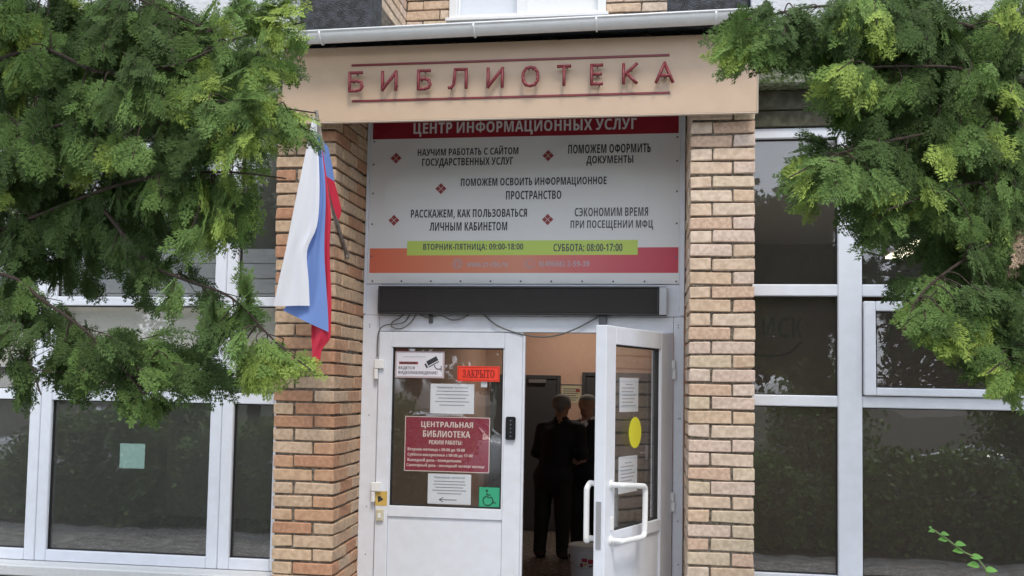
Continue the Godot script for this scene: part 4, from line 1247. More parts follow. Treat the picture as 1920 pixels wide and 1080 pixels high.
func man(t: Node3D, turn: float, hunch: float, front: bool) -> void:
	var suit := Color(0.010, 0.010, 0.012)
	var trouser := Color(0.009, 0.009, 0.011)
	var shoe := Color(0.035, 0.018, 0.012)
	var skin := Color(0.36, 0.20, 0.14)
	var st := start(true)
	var hx := hunch
	# a figure that faces -z, feet at y = 0
	var L := [
		[V(-0.05, 0.86, 0), V(0.05, 0.86, 0), 0.135, 0.135, suit],
		[V(0, 0.88, 0), V(hx * 0.4, 1.08, 0.0), 0.155, 0.148, suit],
		[V(hx * 0.4, 1.08, 0), V(hx * 0.8, 1.27, 0.005), 0.148, 0.155, suit],
		[V(hx * 0.8 - 0.07, 1.28, 0.005), V(hx * 0.8 + 0.07, 1.28, 0.005), 0.125, 0.125, suit],
		[V(hx - 0.15, 1.375, 0.01), V(hx + 0.15, 1.375, 0.01), 0.066, 0.066, suit],
		[V(hx - 0.06, 1.41, 0.01), V(hx + 0.06, 1.41, 0.01), 0.055, 0.055, suit],
		[V(hx, 1.40, 0.008), V(hx, 1.50, -0.01), 0.06, 0.052, skin],
		# arms: elbows bent, hands in front
		[V(hx - 0.185, 1.365, 0.01), V(hx - 0.225, 1.10, 0.045), 0.060, 0.050, suit],
		[V(hx - 0.225, 1.10, 0.045), V(hx - 0.10, 1.04, -0.19), 0.050, 0.036, suit],
		[V(hx + 0.185, 1.365, 0.01), V(hx + 0.225, 1.10, 0.045), 0.060, 0.050, suit],
		[V(hx + 0.225, 1.10, 0.045), V(hx + 0.10, 1.04, -0.19), 0.050, 0.036, suit],
		# legs
		[V(-0.085, 0.84, 0), V(-0.105, 0.47, -0.01), 0.098, 0.074, trouser],
		[V(-0.105, 0.47, -0.01), V(-0.115, 0.10, 0.02), 0.074, 0.060, trouser],
		[V(0.085, 0.84, 0), V(0.10, 0.47, -0.01), 0.098, 0.074, trouser],
		[V(0.10, 0.47, -0.01), V(0.11, 0.10, 0.02), 0.074, 0.060, trouser],
		[V(-0.115, 0.055, 0.035), V(-0.125, 0.05, -0.03), 0.046, 0.046, shoe],
		[V(-0.125, 0.042, -0.03), V(-0.14, 0.036, -0.15), 0.042, 0.034, shoe],
		[V(0.11, 0.055, 0.035), V(0.12, 0.05, -0.03), 0.046, 0.046, shoe],
		[V(0.12, 0.042, -0.03), V(0.135, 0.036, -0.15), 0.042, 0.034, shoe],
	]
	field_mesh(st, L, 0.016, 0.035)
	# head with brow, nose, jaw, ears; looking the way the body faces
	var h := V(hx, 1.60, -0.015)
	var H := [
		[h + V(0, 0.032, 0.018), h + V(0, 0.028, -0.015), 0.082, 0.080, skin],
		[h + V(0, -0.02, -0.02), h + V(0, -0.072, -0.05), 0.066, 0.042, skin],
		[h + V(-0.03, 0.02, -0.078), h + V(0.03, 0.02, -0.078), 0.016, 0.016, skin],
		[h + V(0, 0.008, -0.092), h + V(0, -0.024, -0.108), 0.010, 0.014, skin],
		[h + V(-0.022, -0.052, -0.086), h + V(0.022, -0.052, -0.086), 0.010, 0.010, Color(0.30, 0.12, 0.10)],
		[h + V(-0.082, 0.012, 0.008), h + V(-0.080, -0.022, 0.004), 0.012, 0.009, skin],
		[h + V(0.082, 0.012, 0.008), h + V(0.080, -0.022, 0.004), 0.012, 0.009, skin],
		[h + V(0, -0.10, 0.01), h + V(0, -0.05, 0.0), 0.052, 0.056, skin],
	]
	field_mesh(st, H, 0.007, 0.014)
	# hands: palm, four fingers of unequal length, thumb
	for s in [-1.0, 1.0]:
		var w := V(hx + s * 0.10, 1.04, -0.19)
		var d := V(-s * 0.055, -0.015, -0.035)
		var hand := [[w, w + d, 0.024, 0.026, skin], [w + d, w + d * 1.35 + V(0, 0.018, 0), 0.022, 0.018, skin]]
		for f in 4:
			var root: Vector3 = w + d * 1.2 + V(0, 0.026 - f * 0.017, 0)
			var ln: float = [0.036, 0.042, 0.039, 0.03][f]
			var kn: Vector3 = root + V(-s * ln, -0.006, -0.012)
			hand.append([root, kn, 0.0095, 0.0085, skin])
			hand.append([kn, kn + V(-s * ln * 0.45, -0.012, 0.022), 0.0085, 0.0075, skin])
		hand.append([w + d * 0.4, w + d * 0.7 + V(0, 0.042, -0.012), 0.012, 0.010, skin])
		hand.append([w + d * 0.7 + V(0, 0.042, -0.012), w + d * 1.2 + V(0, 0.052, -0.02), 0.010, 0.008, skin])
		field_mesh(st, hand, 0.005, 0.006)
	var body := put(t, "body", done(st), M("person_cloth"), t.position)
	body.set_meta("label", "dark suited figure with bent elbows")
	var hs := start(true)
	var hc := Color.WHITE
	var hair := [
		[h + V(0, 0.045, 0.028), h + V(0, 0.052, -0.012), 0.082, 0.076, hc],
		[h + V(0, 0.0, 0.055), h + V(0, -0.045, 0.045), 0.05, 0.03, hc],
		[h + V(-0.06, 0.03, 0.02), h + V(-0.066, 0.0, 0.012), 0.026, 0.016, hc],
		[h + V(0.06, 0.03, 0.02), h + V(0.066, 0.0, 0.012), 0.026, 0.016, hc],
	]
	field_mesh(hs, hair, 0.008, 0.02)
	put(t, "hair", done(hs), M("hair"), t.position)
	var cs := start(true)
	field_mesh(cs, [[V(hx - 0.03, 1.445, 0.005), V(hx + 0.03, 1.445, 0.005), 0.052, 0.052, hc], [V(hx, 1.43, -0.04), V(hx, 1.40, -0.05), 0.03, 0.02, hc]], 0.008, 0.012)
	put(t, "shirt_collar", done(cs), M("shirt") if front else M("person_cloth_dark"), t.position)
	if front:
		var fs := start(true)
		field_mesh(fs, [[V(hx, 1.40, -0.075), V(hx * 0.9, 1.22, -0.150), 0.040, 0.014, hc]], 0.009, 0.01)
		put(t, "shirt_front", done(fs), M("shirt"), t.position)
		var ts := start(true)
		field_mesh(ts, [[V(hx, 1.405, -0.108), V(hx, 1.39, -0.112), 0.014, 0.012, hc], [V(hx, 1.38, -0.112), V(hx * 0.9, 1.24, -0.158), 0.010, 0.016, hc]], 0.006, 0.006)
		put(t, "tie", done(ts), M("tie"), t.position)
	t.rotation.y = turn
	t.scale = Vector3(1.13, 1.0, 1.12)

func build_people() -> void:
	mat("person_cloth_dark", 0.012, 0.012, 0.014, 0.85)
	mat("tie", 0.03, 0.03, 0.05, 0.7)
	var a := thing("person", "person in a black suit seen from behind in the lobby", "person", Vector3(-1.03, 0, -4.75), "people in the lobby")
	man(a, deg_to_rad(-14), 0.075, false)
	var b := thing("person", "person in a black suit with white shirt and tie facing the door", "person", Vector3(-0.69, 0, -5.05), "people in the lobby")
	man(b, deg_to_rad(158), 0.0, true)

# ---------------------------------------------------------------- arborvitae
func spray_mesh(variant: int) -> ArrayMesh:
	var r := RandomNumberGenerator.new()
	r.seed = 900 + variant
	var st := start()
	var lob := func(p: Vector3, d: Vector3, ln: float, wd: float, c0: Color, c1: Color):
		var s := Vector3(d.y, -d.x, 0).normalized() * wd * 0.5
		var tip: Vector3 = p + d * ln
		var mid: Vector3 = p + d * ln * 0.55
		var ridge: Vector3 = mid + Vector3(0, 0, wd * 0.30)
		for q in [[p, mid + s, ridge, c0, c1, c1], [p, ridge, mid - s, c0, c1, c1], [ridge, mid + s, tip, c1, c1, c1], [ridge, tip, mid - s, c1, c1, c1]]:
			for e in 3:
				st.set_color(q[3 + e])
				st.add_vertex(q[e])
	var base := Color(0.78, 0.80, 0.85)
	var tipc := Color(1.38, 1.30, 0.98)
	var n := 9
	var bend := r.randf_range(-0.18, 0.18)
	for i in n:
		var t := float(i) / n
		var p := Vector3(bend * t * t, t * 0.88, -0.12 * t * t)
		var d := Vector3(2 * bend * t, 1, -0.24 * t).normalized()
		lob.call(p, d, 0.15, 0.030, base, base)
		for s in [-1.0, 1.0]:
			if r.randf() < 0.08:
				continue
			var tt: float = t + (0.05 if s > 0 else 0.0)
			var pp := Vector3(bend * tt * tt, tt * 0.88, -0.12 * tt * tt)
			var an: float = deg_to_rad(r.randf_range(28, 42))
			var ln: float = (0.38 * (1.0 - tt) ** 0.7 + 0.08) * r.randf_range(0.65, 1.2)
			var dd := Vector3(s * sin(an), cos(an), -0.15 * r.randf()).normalized()
			var m := 2 if ln > 0.2 else 1
			for j in m:
				var u := float(j + 1) / m
				var pj := pp + dd * ln * float(j) / m
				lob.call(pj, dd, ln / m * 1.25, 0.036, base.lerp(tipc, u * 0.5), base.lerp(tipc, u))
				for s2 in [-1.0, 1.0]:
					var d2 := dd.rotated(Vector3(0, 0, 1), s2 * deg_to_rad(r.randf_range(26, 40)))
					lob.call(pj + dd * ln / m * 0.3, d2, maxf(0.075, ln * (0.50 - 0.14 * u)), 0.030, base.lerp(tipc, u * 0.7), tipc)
	return done(st)

func sprig_sprays(list: Array, s: Vector3, e: Vector3, tone: int, r: RandomNumberGenerator, dens: int) -> void:
	var d := (e - s)
	var ln := d.length()
	d = d / maxf(ln, 0.01)
	ln = maxf(ln - 0.075, 0.03)
	var view := Vector3(r.randf_range(-0.7, 0.7), r.randf_range(-0.2, 0.9), r.randf_range(0.3, 1.0)).normalized()
	var side := d.cross(view).normalized()
	for i in dens:
		var t := (i + r.randf()) / dens * 0.8
		var sg := 1.0 if i % 2 == 0 else -1.0
		var p := s + d * ln * t + Vector3(r.randf_range(-1, 1), r.randf_range(-1, 1), r.randf_range(-1, 1)) * 0.012
		p.y -= 0.03 * t * t
		var sd := (d * r.randf_range(0.5, 1.0) + side * sg * r.randf_range(0.25, 0.8) * (1.0 - 0.5 * t) + Vector3(0, -0.3, 0) + view * r.randf_range(-0.35, 0.45)).normalized()
		if i == dens - 1:
			sd = d
			p = s + d * ln * 0.72
		var len_ := r.randf_range(0.07, 0.15) * (1.0 - 0.25 * t)
		var z := (view + Vector3(r.randf_range(-0.5, 0.5), r.randf_range(-0.5, 0.5), r.randf_range(-0.5, 0.5)))
		var xx := sd.cross(z).normalized()
		z = xx.cross(sd).normalized()
		var c: Color
		var k := r.randf_range(0.7, 1.25)
		match tone:
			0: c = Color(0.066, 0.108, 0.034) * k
			1: c = Color(0.128, 0.205, 0.060) * k
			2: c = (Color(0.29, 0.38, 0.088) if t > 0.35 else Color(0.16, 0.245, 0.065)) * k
			_: c = Color(0.52, 0.38, 0.28) * k
		c.a = 1.0
		list.append([Transform3D(Basis(xx * len_, sd * len_, z * len_), p), c])

func tree(called: String, label: String, base: Vector3, limbs: Array, sprigs: Array, sd: int) -> void:
	var r := RandomNumberGenerator.new()
	r.seed = sd
	var t := thing(called, label, "tree", base, "arborvitae trees by the entrance")
	var trunk_pts := []
	var trunk_r := []
	for i in 10:
		trunk_pts.append(base + Vector3(sin(i * 0.9) * 0.02, i * 0.62, cos(i * 1.3) * 0.02))
		trunk_r.append(0.105 - i * 0.0085)
	tube(t, "trunk", trunk_pts, trunk_r, M("bark"), 12)
	var twigs := start(true)
	var o := off(t)
	var nodes := []
	var list := []
	for l in limbs:
		var pts := []
		for p in l:
			pts.append(V(p[0], p[1], p[2]))
		pts[0] = Vector3(base.x, pts[0].y - 0.12, base.z)
		pts = curve(pts, 5)
		var rad := []
		for i in pts.size():
			rad.append(lerpf(0.009, 0.002, float(i) / pts.size()))
			nodes.append(pts[i])
		tube(t, "limb", pts, rad, M("bark"), 7)
		for i in range(2, int(pts.size() * 0.42)):
			for q in 2:
				var s0: Vector3 = pts[i] + V(r.randf_range(-0.05, 0.05), r.randf_range(-0.03, 0.03), r.randf_range(-0.1, 0.02))
				sprig_sprays(list, s0, s0 + V(r.randf_range(-0.08, 0.08), r.randf_range(-0.20, -0.10), r.randf_range(-0.15, 0.1)), r.randi() % 2, r, 9)
	for s in sprigs:
		var a := V(s[0], s[1], s[2])
		var b := V(s[3], s[4], s[5])
		var tone: int = s[6]
		var near: Vector3 = nodes[0]
		for q in nodes:
			if q.distance_squared_to(a) < near.distance_squared_to(a):
				near = q
		var midp := (near + a) * 0.5 + Vector3(0, 0.015, 0)
		add_tube(twigs, curve([near - o, midp - o, a - o, a.lerp(b, 0.35) - o, a.lerp(b, 0.6) - o], 3), 0.0022, 5)
		sprig_sprays(list, a, b, tone, r, 15 if tone < 3 else 5)
		if tone == 3:
			continue
		# neighbours behind and beside, so that the crown has depth
		for k in mini(3, s[7]):
			var j := Vector3(r.randf_range(-0.045, 0.045), r.randf_range(-0.04, 0.045), r.randf_range(-0.3, 0.02))
			var j2 := j + Vector3(r.randf_range(-0.05, 0.05), r.randf_range(-0.05, 0.05), r.randf_range(-0.06, 0.06))
			if k == 0:
				add_tube(twigs, [near - o, a + j - o, (a + j).lerp(b + j2, 0.5) - o], 0.0018, 4)
			sprig_sprays(list, a + j, b + j2, maxi(0, tone - (1 if k > 0 else 0)), r, 9)
	# sprays farther back, the shade inside the crown put into their darker green
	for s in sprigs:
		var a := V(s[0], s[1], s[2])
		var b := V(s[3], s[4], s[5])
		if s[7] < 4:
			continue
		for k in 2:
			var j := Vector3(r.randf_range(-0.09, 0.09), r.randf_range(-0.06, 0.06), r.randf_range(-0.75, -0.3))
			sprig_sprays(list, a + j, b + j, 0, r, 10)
	# the upper crown, which goes on above the picture and shades the windows below
	var cx := base.x * 0.86
	for k in 150:
		var yy := r.randf_range(3.55, 5.6)
		var spread := lerpf(1.15, 0.35, (yy - 3.55) / 2.05)
		var an := r.randf() * TAU
		var rr := spread * sqrt(r.randf_range(0.15, 1.0))
		var s0 := V(cx + cos(an) * rr * 0.8, yy, base.z + sin(an) * rr * 0.7)
		s0.y = maxf(s0.y, 1.8 + (5.6 - s0.z) * 0.435 + 0.25)
		if k % 5 == 0:
			tube(t, "limb", curve([V(base.x, s0.y - 0.3, base.z), s0.lerp(V(base.x, s0.y - 0.1, base.z), 0.5), s0], 4), [0.014, 0.013, 0.012, 0.011, 0.010, 0.009, 0.007, 0.005, 0.003], M("bark"), 6)
		var first := list.size()
		sprig_sprays(list, s0, s0 + V(cos(an) * 0.3, -0.12, sin(an) * 0.3), r.randi() % 3, r, 9)
		for q in range(first, list.size()):
			var tr: Transform3D = list[q][0]
			list[q][0] = Transform3D(tr.basis.scaled(Vector3.ONE * 1.8), tr.origin)
	put(t, "twigs", done(twigs), M("bark"), o)
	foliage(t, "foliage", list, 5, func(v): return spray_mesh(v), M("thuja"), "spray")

func foliage(t: Node3D, called: String, list: Array, variants: int, maker: Callable, m: Material, key: String) -> void:
	var o := off(t)
	for v in variants:
		var mk := "%s%d" % [key, v]
		if not meshes.has(mk):
			meshes[mk] = maker.call(v)
		var part := []
		for i in list.size():
			if i % variants == v:
				part.append(list[i])
		var mm := MultiMesh.new()
		mm.transform_format = MultiMesh.TRANSFORM_3D
		mm.use_colors = true
		mm.mesh = meshes[mk]
		mm.instance_count = part.size()
		for i in part.size():
			var tr: Transform3D = part[i][0]
			tr.origin -= o
			mm.set_instance_transform(i, tr)
			mm.set_instance_color(i, part[i][1])
		var n := MultiMeshInstance3D.new()
		n.name = called
		n.multimesh = mm
		n.material_override = m
		n.set_meta("kind", "stuff")
		t.add_child(n, true)

func build_trees() -> void:
	tree("arborvitae_tree", "arborvitae tree whose drooping branches hang beside the flag", Vector3(-2.98, -0.15, 2.0), LEFT_LIMBS, LEFT_SPRIGS, 7)
	tree("arborvitae_tree", "arborvitae tree with dry brown twigs in front of the white framed window", Vector3(2.75, -0.15, 1.45), RIGHT_LIMBS, RIGHT_SPRIGS, 8)
	# young shoot with oval leaves
	var t := thing("leafy_shoot", "young shoot with pale green oval leaves below the window", "plant", Vector3(1.40, -0.15, 1.2))
	var st := curve([V(1.45, -0.15, 1.22), V(1.44, 0.6, 1.2), V(1.36, 1.06, 1.2), V(1.25, 1.166, 1.2), V(1.15, 1.24, 1.2)], 6)
	tube(t, "stem", st, 0.0035, M("stem_green"), 6)
	var spots := [[1.345, 1.085, 1, 0.05], [1.325, 1.10, -1, 0.055], [1.29, 1.135, 1, 0.05], [1.265, 1.155, -1, 0.05], [1.23, 1.185, 1, 0.045], [1.205, 1.20, -1, 0.045], [1.175, 1.225, 1, 0.035], [1.155, 1.235, -1, 0.032], [1.38, 1.02, -1, 0.055], [1.395, 1.0, 1, 0.055], [1.14, 1.245, 0, 0.022]]
	for s in spots:
		var p := V(s[0], s[1], 1.2)
		var d: Vector3 = V(-0.75, 0.25, 0.1) if s[2] < 0 else V(0.75, 0.22, 0.25)
		if s[2] == 0:
			d = V(-0.4, 0.6, 0)
		d = d.normalized()
		var ls := start(true)
		var wv := d.cross(V(0.1, 0.75, 0.6)).normalized()
		var up := wv.cross(d)
		var prev := []
		for i in 7:
			var u := i / 6.0
			var w: float = s[3] * 0.34 * sin(PI * pow(u, 0.8))
			var c: Vector3 = p + d * s[3] * u - Vector3(0, 0.012 * u * u, 0)
			var cur := [c - wv * w + up * w * 0.25, c, c + wv * w + up * w * 0.25]
			if i > 0:
				for q in 2:
					quad(ls, prev[q] - off(t), prev[q + 1] - off(t), cur[q + 1] - off(t), cur[q] - off(t), up)
			prev = cur
		put(t, "leaf", done(ls), M("fresh_leaf"), off(t))

# ---------------------------------------------------------------- what stands across the pavement and shows in the glass
func leaf_mesh(v: int) -> ArrayMesh:
	var r := RandomNumberGenerator.new()
	r.seed = 40 + v
	var st := start()
	for i in 14:
		var c := Vector3(r.randf_range(-1, 1), r.randf_range(-1, 1), r.randf_range(-1, 1)) * 0.7
		var d := Vector3(r.randf_range(-1, 1), r.randf_range(-0.8, 0.6), r.randf_range(-1, 1)).normalized() * 0.45
		var s := d.cross(Vector3(r.randf(), r.randf(), r.randf())).normalized() * 0.16
		for q in [[c, c + d * 0.5 + s, c + d], [c, c + d, c + d * 0.5 - s]]:
			for e in 3:
				st.set_color(Color.WHITE * r.randf_range(0.8, 1.2))
				st.add_vertex(q[e])
	return done(st)

func build_street() -> void:
	var r := RandomNumberGenerator.new()
	r.seed = 3
	for h in [[-9.0, -2.5], [1.0, 9.0]]:
		var t := thing("hedge", "loose green hedge across the pavement on the flag side" if h[0] < 0 else "loose green hedge across the pavement on the pale pillar side", "hedge", Vector3((h[0] + h[1]) / 2, -0.15, 6.6), "hedges along the pavement")
		var list := []
		for i in 2600:
			var p := Vector3(r.randf_range(h[0], h[1]), 0, 0)
			var e := r.randf()
			var top := (1.05 if h[0] < 0 else 0.75) + 0.2 * sin(p.x * 2.3) + 0.12 * sin(p.x * 5.1) + r.randf_range(-0.1, 0.1)
			if e < 0.35:
				p.y = top
				p.z = r.randf_range(6.2, 7.1)
			else:
				p.y = r.randf_range(-0.1, top)
				p.z = 6.2 + r.randf_range(-0.12, 0.12) if e < 0.85 else r.randf_range(6.2, 7.1)
			var k := r.randf_range(0.4, 1.5)
			list.append([Transform3D(Basis.from_euler(Vector3(r.randf() * 6, r.randf() * 6, 0)).scaled(Vector3.ONE * r.randf_range(0.11, 0.2)), p), Color(0.13 * k, 0.22 * k, 0.05 * k)])
		foliage(t, "foliage", list, 2, func(v): return leaf_mesh(v), M("leaf"), "leafclump")
		bx(t, "inner_stems", h[0] + 0.1, h[1] - 0.1, -0.15, 0.45, 6.42, 6.9, M("bark"), 0.05)
	for q in [[-7.2, 2.1], [-4.2, 1.7], [2.3, 2.2], [4.9, 2.5]]:
		var sh := thing("garden_shrub", {-7.2: "tall loose shrub behind the hedge far out on the flag side", -4.2: "shorter loose shrub behind the hedge nearer the path on the flag side", 2.3: "shrub behind the hedge nearest the path on the pale pillar side", 4.9: "tallest shrub behind the hedge far out on the pale pillar side"}[q[0]], "shrub", Vector3(q[0], -0.15, 7.6), "shrubs behind the hedges")
		for k in 5:
			var an := k * 1.256
			tube(sh, "stem", [V(q[0], -0.15, 7.6), V(q[0] + cos(an) * 0.2, q[1] * 0.45, 7.6 + sin(an) * 0.2), V(q[0] + cos(an) * 0.45, q[1] * 0.85, 7.6 + sin(an) * 0.4)], [0.02, 0.014, 0.006], M("bark"), 6)
		var bl := []
		for n in 420:
			var dd := Vector3(r.randfn(), r.randfn(), r.randfn()).normalized() * pow(r.randf(), 0.5)
			var p := V(q[0] + dd.x * 0.75, q[1] * 0.62 + dd.y * q[1] * 0.42, 7.6 + dd.z * 0.6)
			var k := r.randf_range(0.5, 1.4)
			bl.append([Transform3D(Basis.from_euler(Vector3(r.randf() * 6, r.randf() * 6, 0)).scaled(Vector3.ONE * r.randf_range(0.12, 0.2)), p), Color(0.12 * k, 0.21 * k, 0.05 * k)])
		foliage(sh, "foliage", bl, 2, func(v): return leaf_mesh(v), M("leaf"), "leafclump")
	var rows := [[-19.0, 22.0, 7.6, 3.4], [-11.5, 20.5, 8.6, 3.6], [-4.5, 22.0, 9.0, 3.7], [2.5, 21.0, 8.2, 3.4], [9.5, 22.0, 8.8, 3.6], [17.0, 21.0, 8.0, 3.5]]
	for n in rows.size():
		var q: Array = rows[n]
		var t := thing("street_tree", "tall leafy tree across the road, %s of six from the flag side" % ["first", "second", "third", "fourth", "fifth", "sixth"][n], "tree", Vector3(q[0], -0.15, q[1]), "trees across the road")
		tube(t, "trunk", [V(q[0], -0.15, q[1]), V(q[0] + 0.1, q[2] * 0.35, q[1]), V(q[0], q[2] * 0.7, q[1] + 0.1)], [0.22, 0.16, 0.07], M("bark"), 9)
		for k in 5:
			var a := k * 1.3
			tube(t, "limb", [V(q[0] + 0.05, q[2] * (0.35 + 0.06 * k), q[1]), V(q[0] + cos(a) * 1.2, q[2] * (0.5 + 0.06 * k), q[1] + sin(a) * 1.2), V(q[0] + cos(a) * 2.1, q[2] * (0.6 + 0.07 * k), q[1] + sin(a) * 2.1)], [0.09, 0.06, 0.02], M("bark"), 6)
		var list := []
		for i in 2600:
			var d := Vector3(r.randfn(), r.randfn(), r.randfn()).normalized() * pow(r.randf(), 0.4)
			var lump := 0.8 + 0.25 * sin(d.x * 7 + q[0]) * cos(d.y * 6)
			var p := Vector3(q[0], q[2] * 0.56, q[1]) + Vector3(d.x * q[3], d.y * q[3] * 0.95, d.z * q[3]) * lump
			var k := r.randf_range(0.7, 1.3)
			list.append([Transform3D(Basis.from_euler(Vector3(r.randf() * 6, r.randf() * 6, 0)).scaled(Vector3.ONE * r.randf_range(0.35, 0.55)), p), Color(0.05 * k, 0.095 * k, 0.025 * k)])
		foliage(t, "foliage", list, 2, func(v): return leaf_mesh(v), M("leaf"), "leafclump")
	car(Vector3(-4.6, -0.14, 10.6), "car_white", "white parked car reflected in the closed door glass")
	car(Vector3(-9.8, -0.14, 10.6), "car_white", "white parked car farther out on the flag side of the road")
	car(Vector3(6.2, -0.14, 10.8), "car_silver", "silver parked car across the pavement on the pale pillar side")

func car(at: Vector3, paint: String, label: String) -> void:
	var t := thing("parked_car", label, "car", at, "cars parked along the road")
	# body lofted from side profiles: [x, bottom, waist half-width, shoulder height, roof height, roof half-width]
	var secs := [[-2.15, 0.35, 0.62, 0.72, 0.74, 0.5], [-2.0, 0.24, 0.80, 0.80, 0.84, 0.6], [-1.2, 0.22, 0.86, 0.92, 0.97, 0.66], [-0.75, 0.22, 0.87, 0.95, 1.08, 0.66], [-0.1, 0.22, 0.87, 0.96, 1.43, 0.58], [0.6, 0.22, 0.87, 0.97, 1.47, 0.58], [1.3, 0.22, 0.87, 0.98, 1.38, 0.58], [1.8, 0.24, 0.84, 0.98, 1.04, 0.6], [2.1, 0.34, 0.72, 0.92, 0.96, 0.55]]
	var st := start(true)
	var gl := start(true)
	for i in secs.size() - 1:
		for s in [-1.0, 1.0]:
			var a: Array = secs[i]
			var b: Array = secs[i + 1]
			var pa := [V(a[0], a[1], 0), V(a[0], a[1], s * (a[2] - 0.08)), V(a[0], a[1] + 0.25, s * a[2]), V(a[0], a[3] - 0.06, s * a[2]), V(a[0], a[3], s * (a[2] - 0.06)), V(a[0], maxf(a[4] - 0.05, a[3]), s * a[5]), V(a[0], a[4], s * (a[5] - 0.12)), V(a[0], a[4] + 0.02, 0)]
			var pb := [V(b[0], b[1], 0), V(b[0], b[1], s * (b[2] - 0.08)), V(b[0], b[1] + 0.25, s * b[2]), V(b[0], b[3] - 0.06, s * b[2]), V(b[0], b[3], s * (b[2] - 0.06)), V(b[0], maxf(b[4] - 0.05, b[3]), s * b[5]), V(b[0], b[4], s * (b[5] - 0.12)), V(b[0], b[4] + 0.02, 0)]
			for k in 7:
				var target := gl if (k == 4 and i >= 3 and i <= 6) or (k >= 5 and (i == 3 or i == 6)) else st
				quad(target, pa[k], pb[k], pb[k + 1], pa[k + 1], (pa[k] + pa[k + 1]) * 0.5 - V(a[0], 0.6, 0))
	for e in [0, secs.size() - 1]:
		var a: Array = secs[e]
		for s in [-1.0, 1.0]:
			quad(st, V(a[0], a[1], 0), V(a[0], a[1] + 0.2, s * a[2]), V(a[0], a[3], s * a[2]), V(a[0], a[4], 0), V(a[0], 0, 0))
	put(t, "body", done(st), M(paint), at)
	put(t, "windows", done(gl), M("car_glass"), at)
	for x in [-1.35, 1.35]:
		for s in [-1.0, 1.0]:
			var w := put(t, "wheel", lathe([[0.0, -0.1], [0.31, -0.1], [0.33, -0.07], [0.33, 0.07], [0.31, 0.1], [0.22, 0.1], [0.2, 0.07], [0.0, 0.07]], 20), M("tyre"), at + V(x, 0.33, s * 0.80))
			w.rotation_degrees = Vector3(90 * s, 0, 0)
			var rim := MeshInstance3D.new()
			rim.name = "rim"
			rim.mesh = lathe([[0.2, 0.085], [0.19, 0.095], [0.06, 0.1], [0.0, 0.105]], 16)
			rim.material_override = M("alu")
			w.add_child(rim)
	for s in [-1.0, 1.0]:
		bx(t, "headlight", at.x - 2.12, at.x - 1.98, at.y + 0.6, at.y + 0.72, at.z + s * 0.62 - 0.14, at.z + s * 0.62 + 0.14, M("white_bright"), 0.03)
const LEFT_LIMBS = [
	[[-2.94,2.73,2.06],[-2.6,2.93,2.12],[-2.27,3.02,2.18],[-1.95,2.89,2.28],[-1.64,2.89,2.33],[-1.38,2.95,2.4],[-1.13,2.97,2.46]],
	[[-2.98,3.04,2.03],[-2.6,3.24,2.09],[-2.19,3.31,2.13],[-1.82,3.17,2.17],[-1.56,3.04,2.23]],
	[[-2.9,2.47,2.09],[-2.48,2.64,2.14],[-2.11,2.72,2.24],[-1.73,2.76,2.34],[-1.39,2.72,2.44],[-1.07,2.66,2.49]],
	[[-3.01,2.67,1.97],[-2.39,2.58,2.02],[-2.05,2.45,2.12],[-1.8,2.23,2.22],[-1.61,2.15,2.29],[-1.4,2.08,2.35],[-1.21,1.93,2.42],[-1.08,1.84,2.44]],
	[[-2.97,2.32,1.99],[-2.35,2.41,2.06],[-1.88,2.51,2.2],[-1.48,2.51,2.34],[-1.2,2.47,2.4]],
	[[-2.89,2.01,2.06],[-2.48,2.18,2.11],[-2.19,2.07,2.17],[-1.94,1.92,2.22],[-1.74,1.75,2.28]],
	[[-2.81,1.89,2.15],[-2.44,1.97,2.2],[-2.22,1.89,2.26],[-2.12,1.74,2.29]]
]
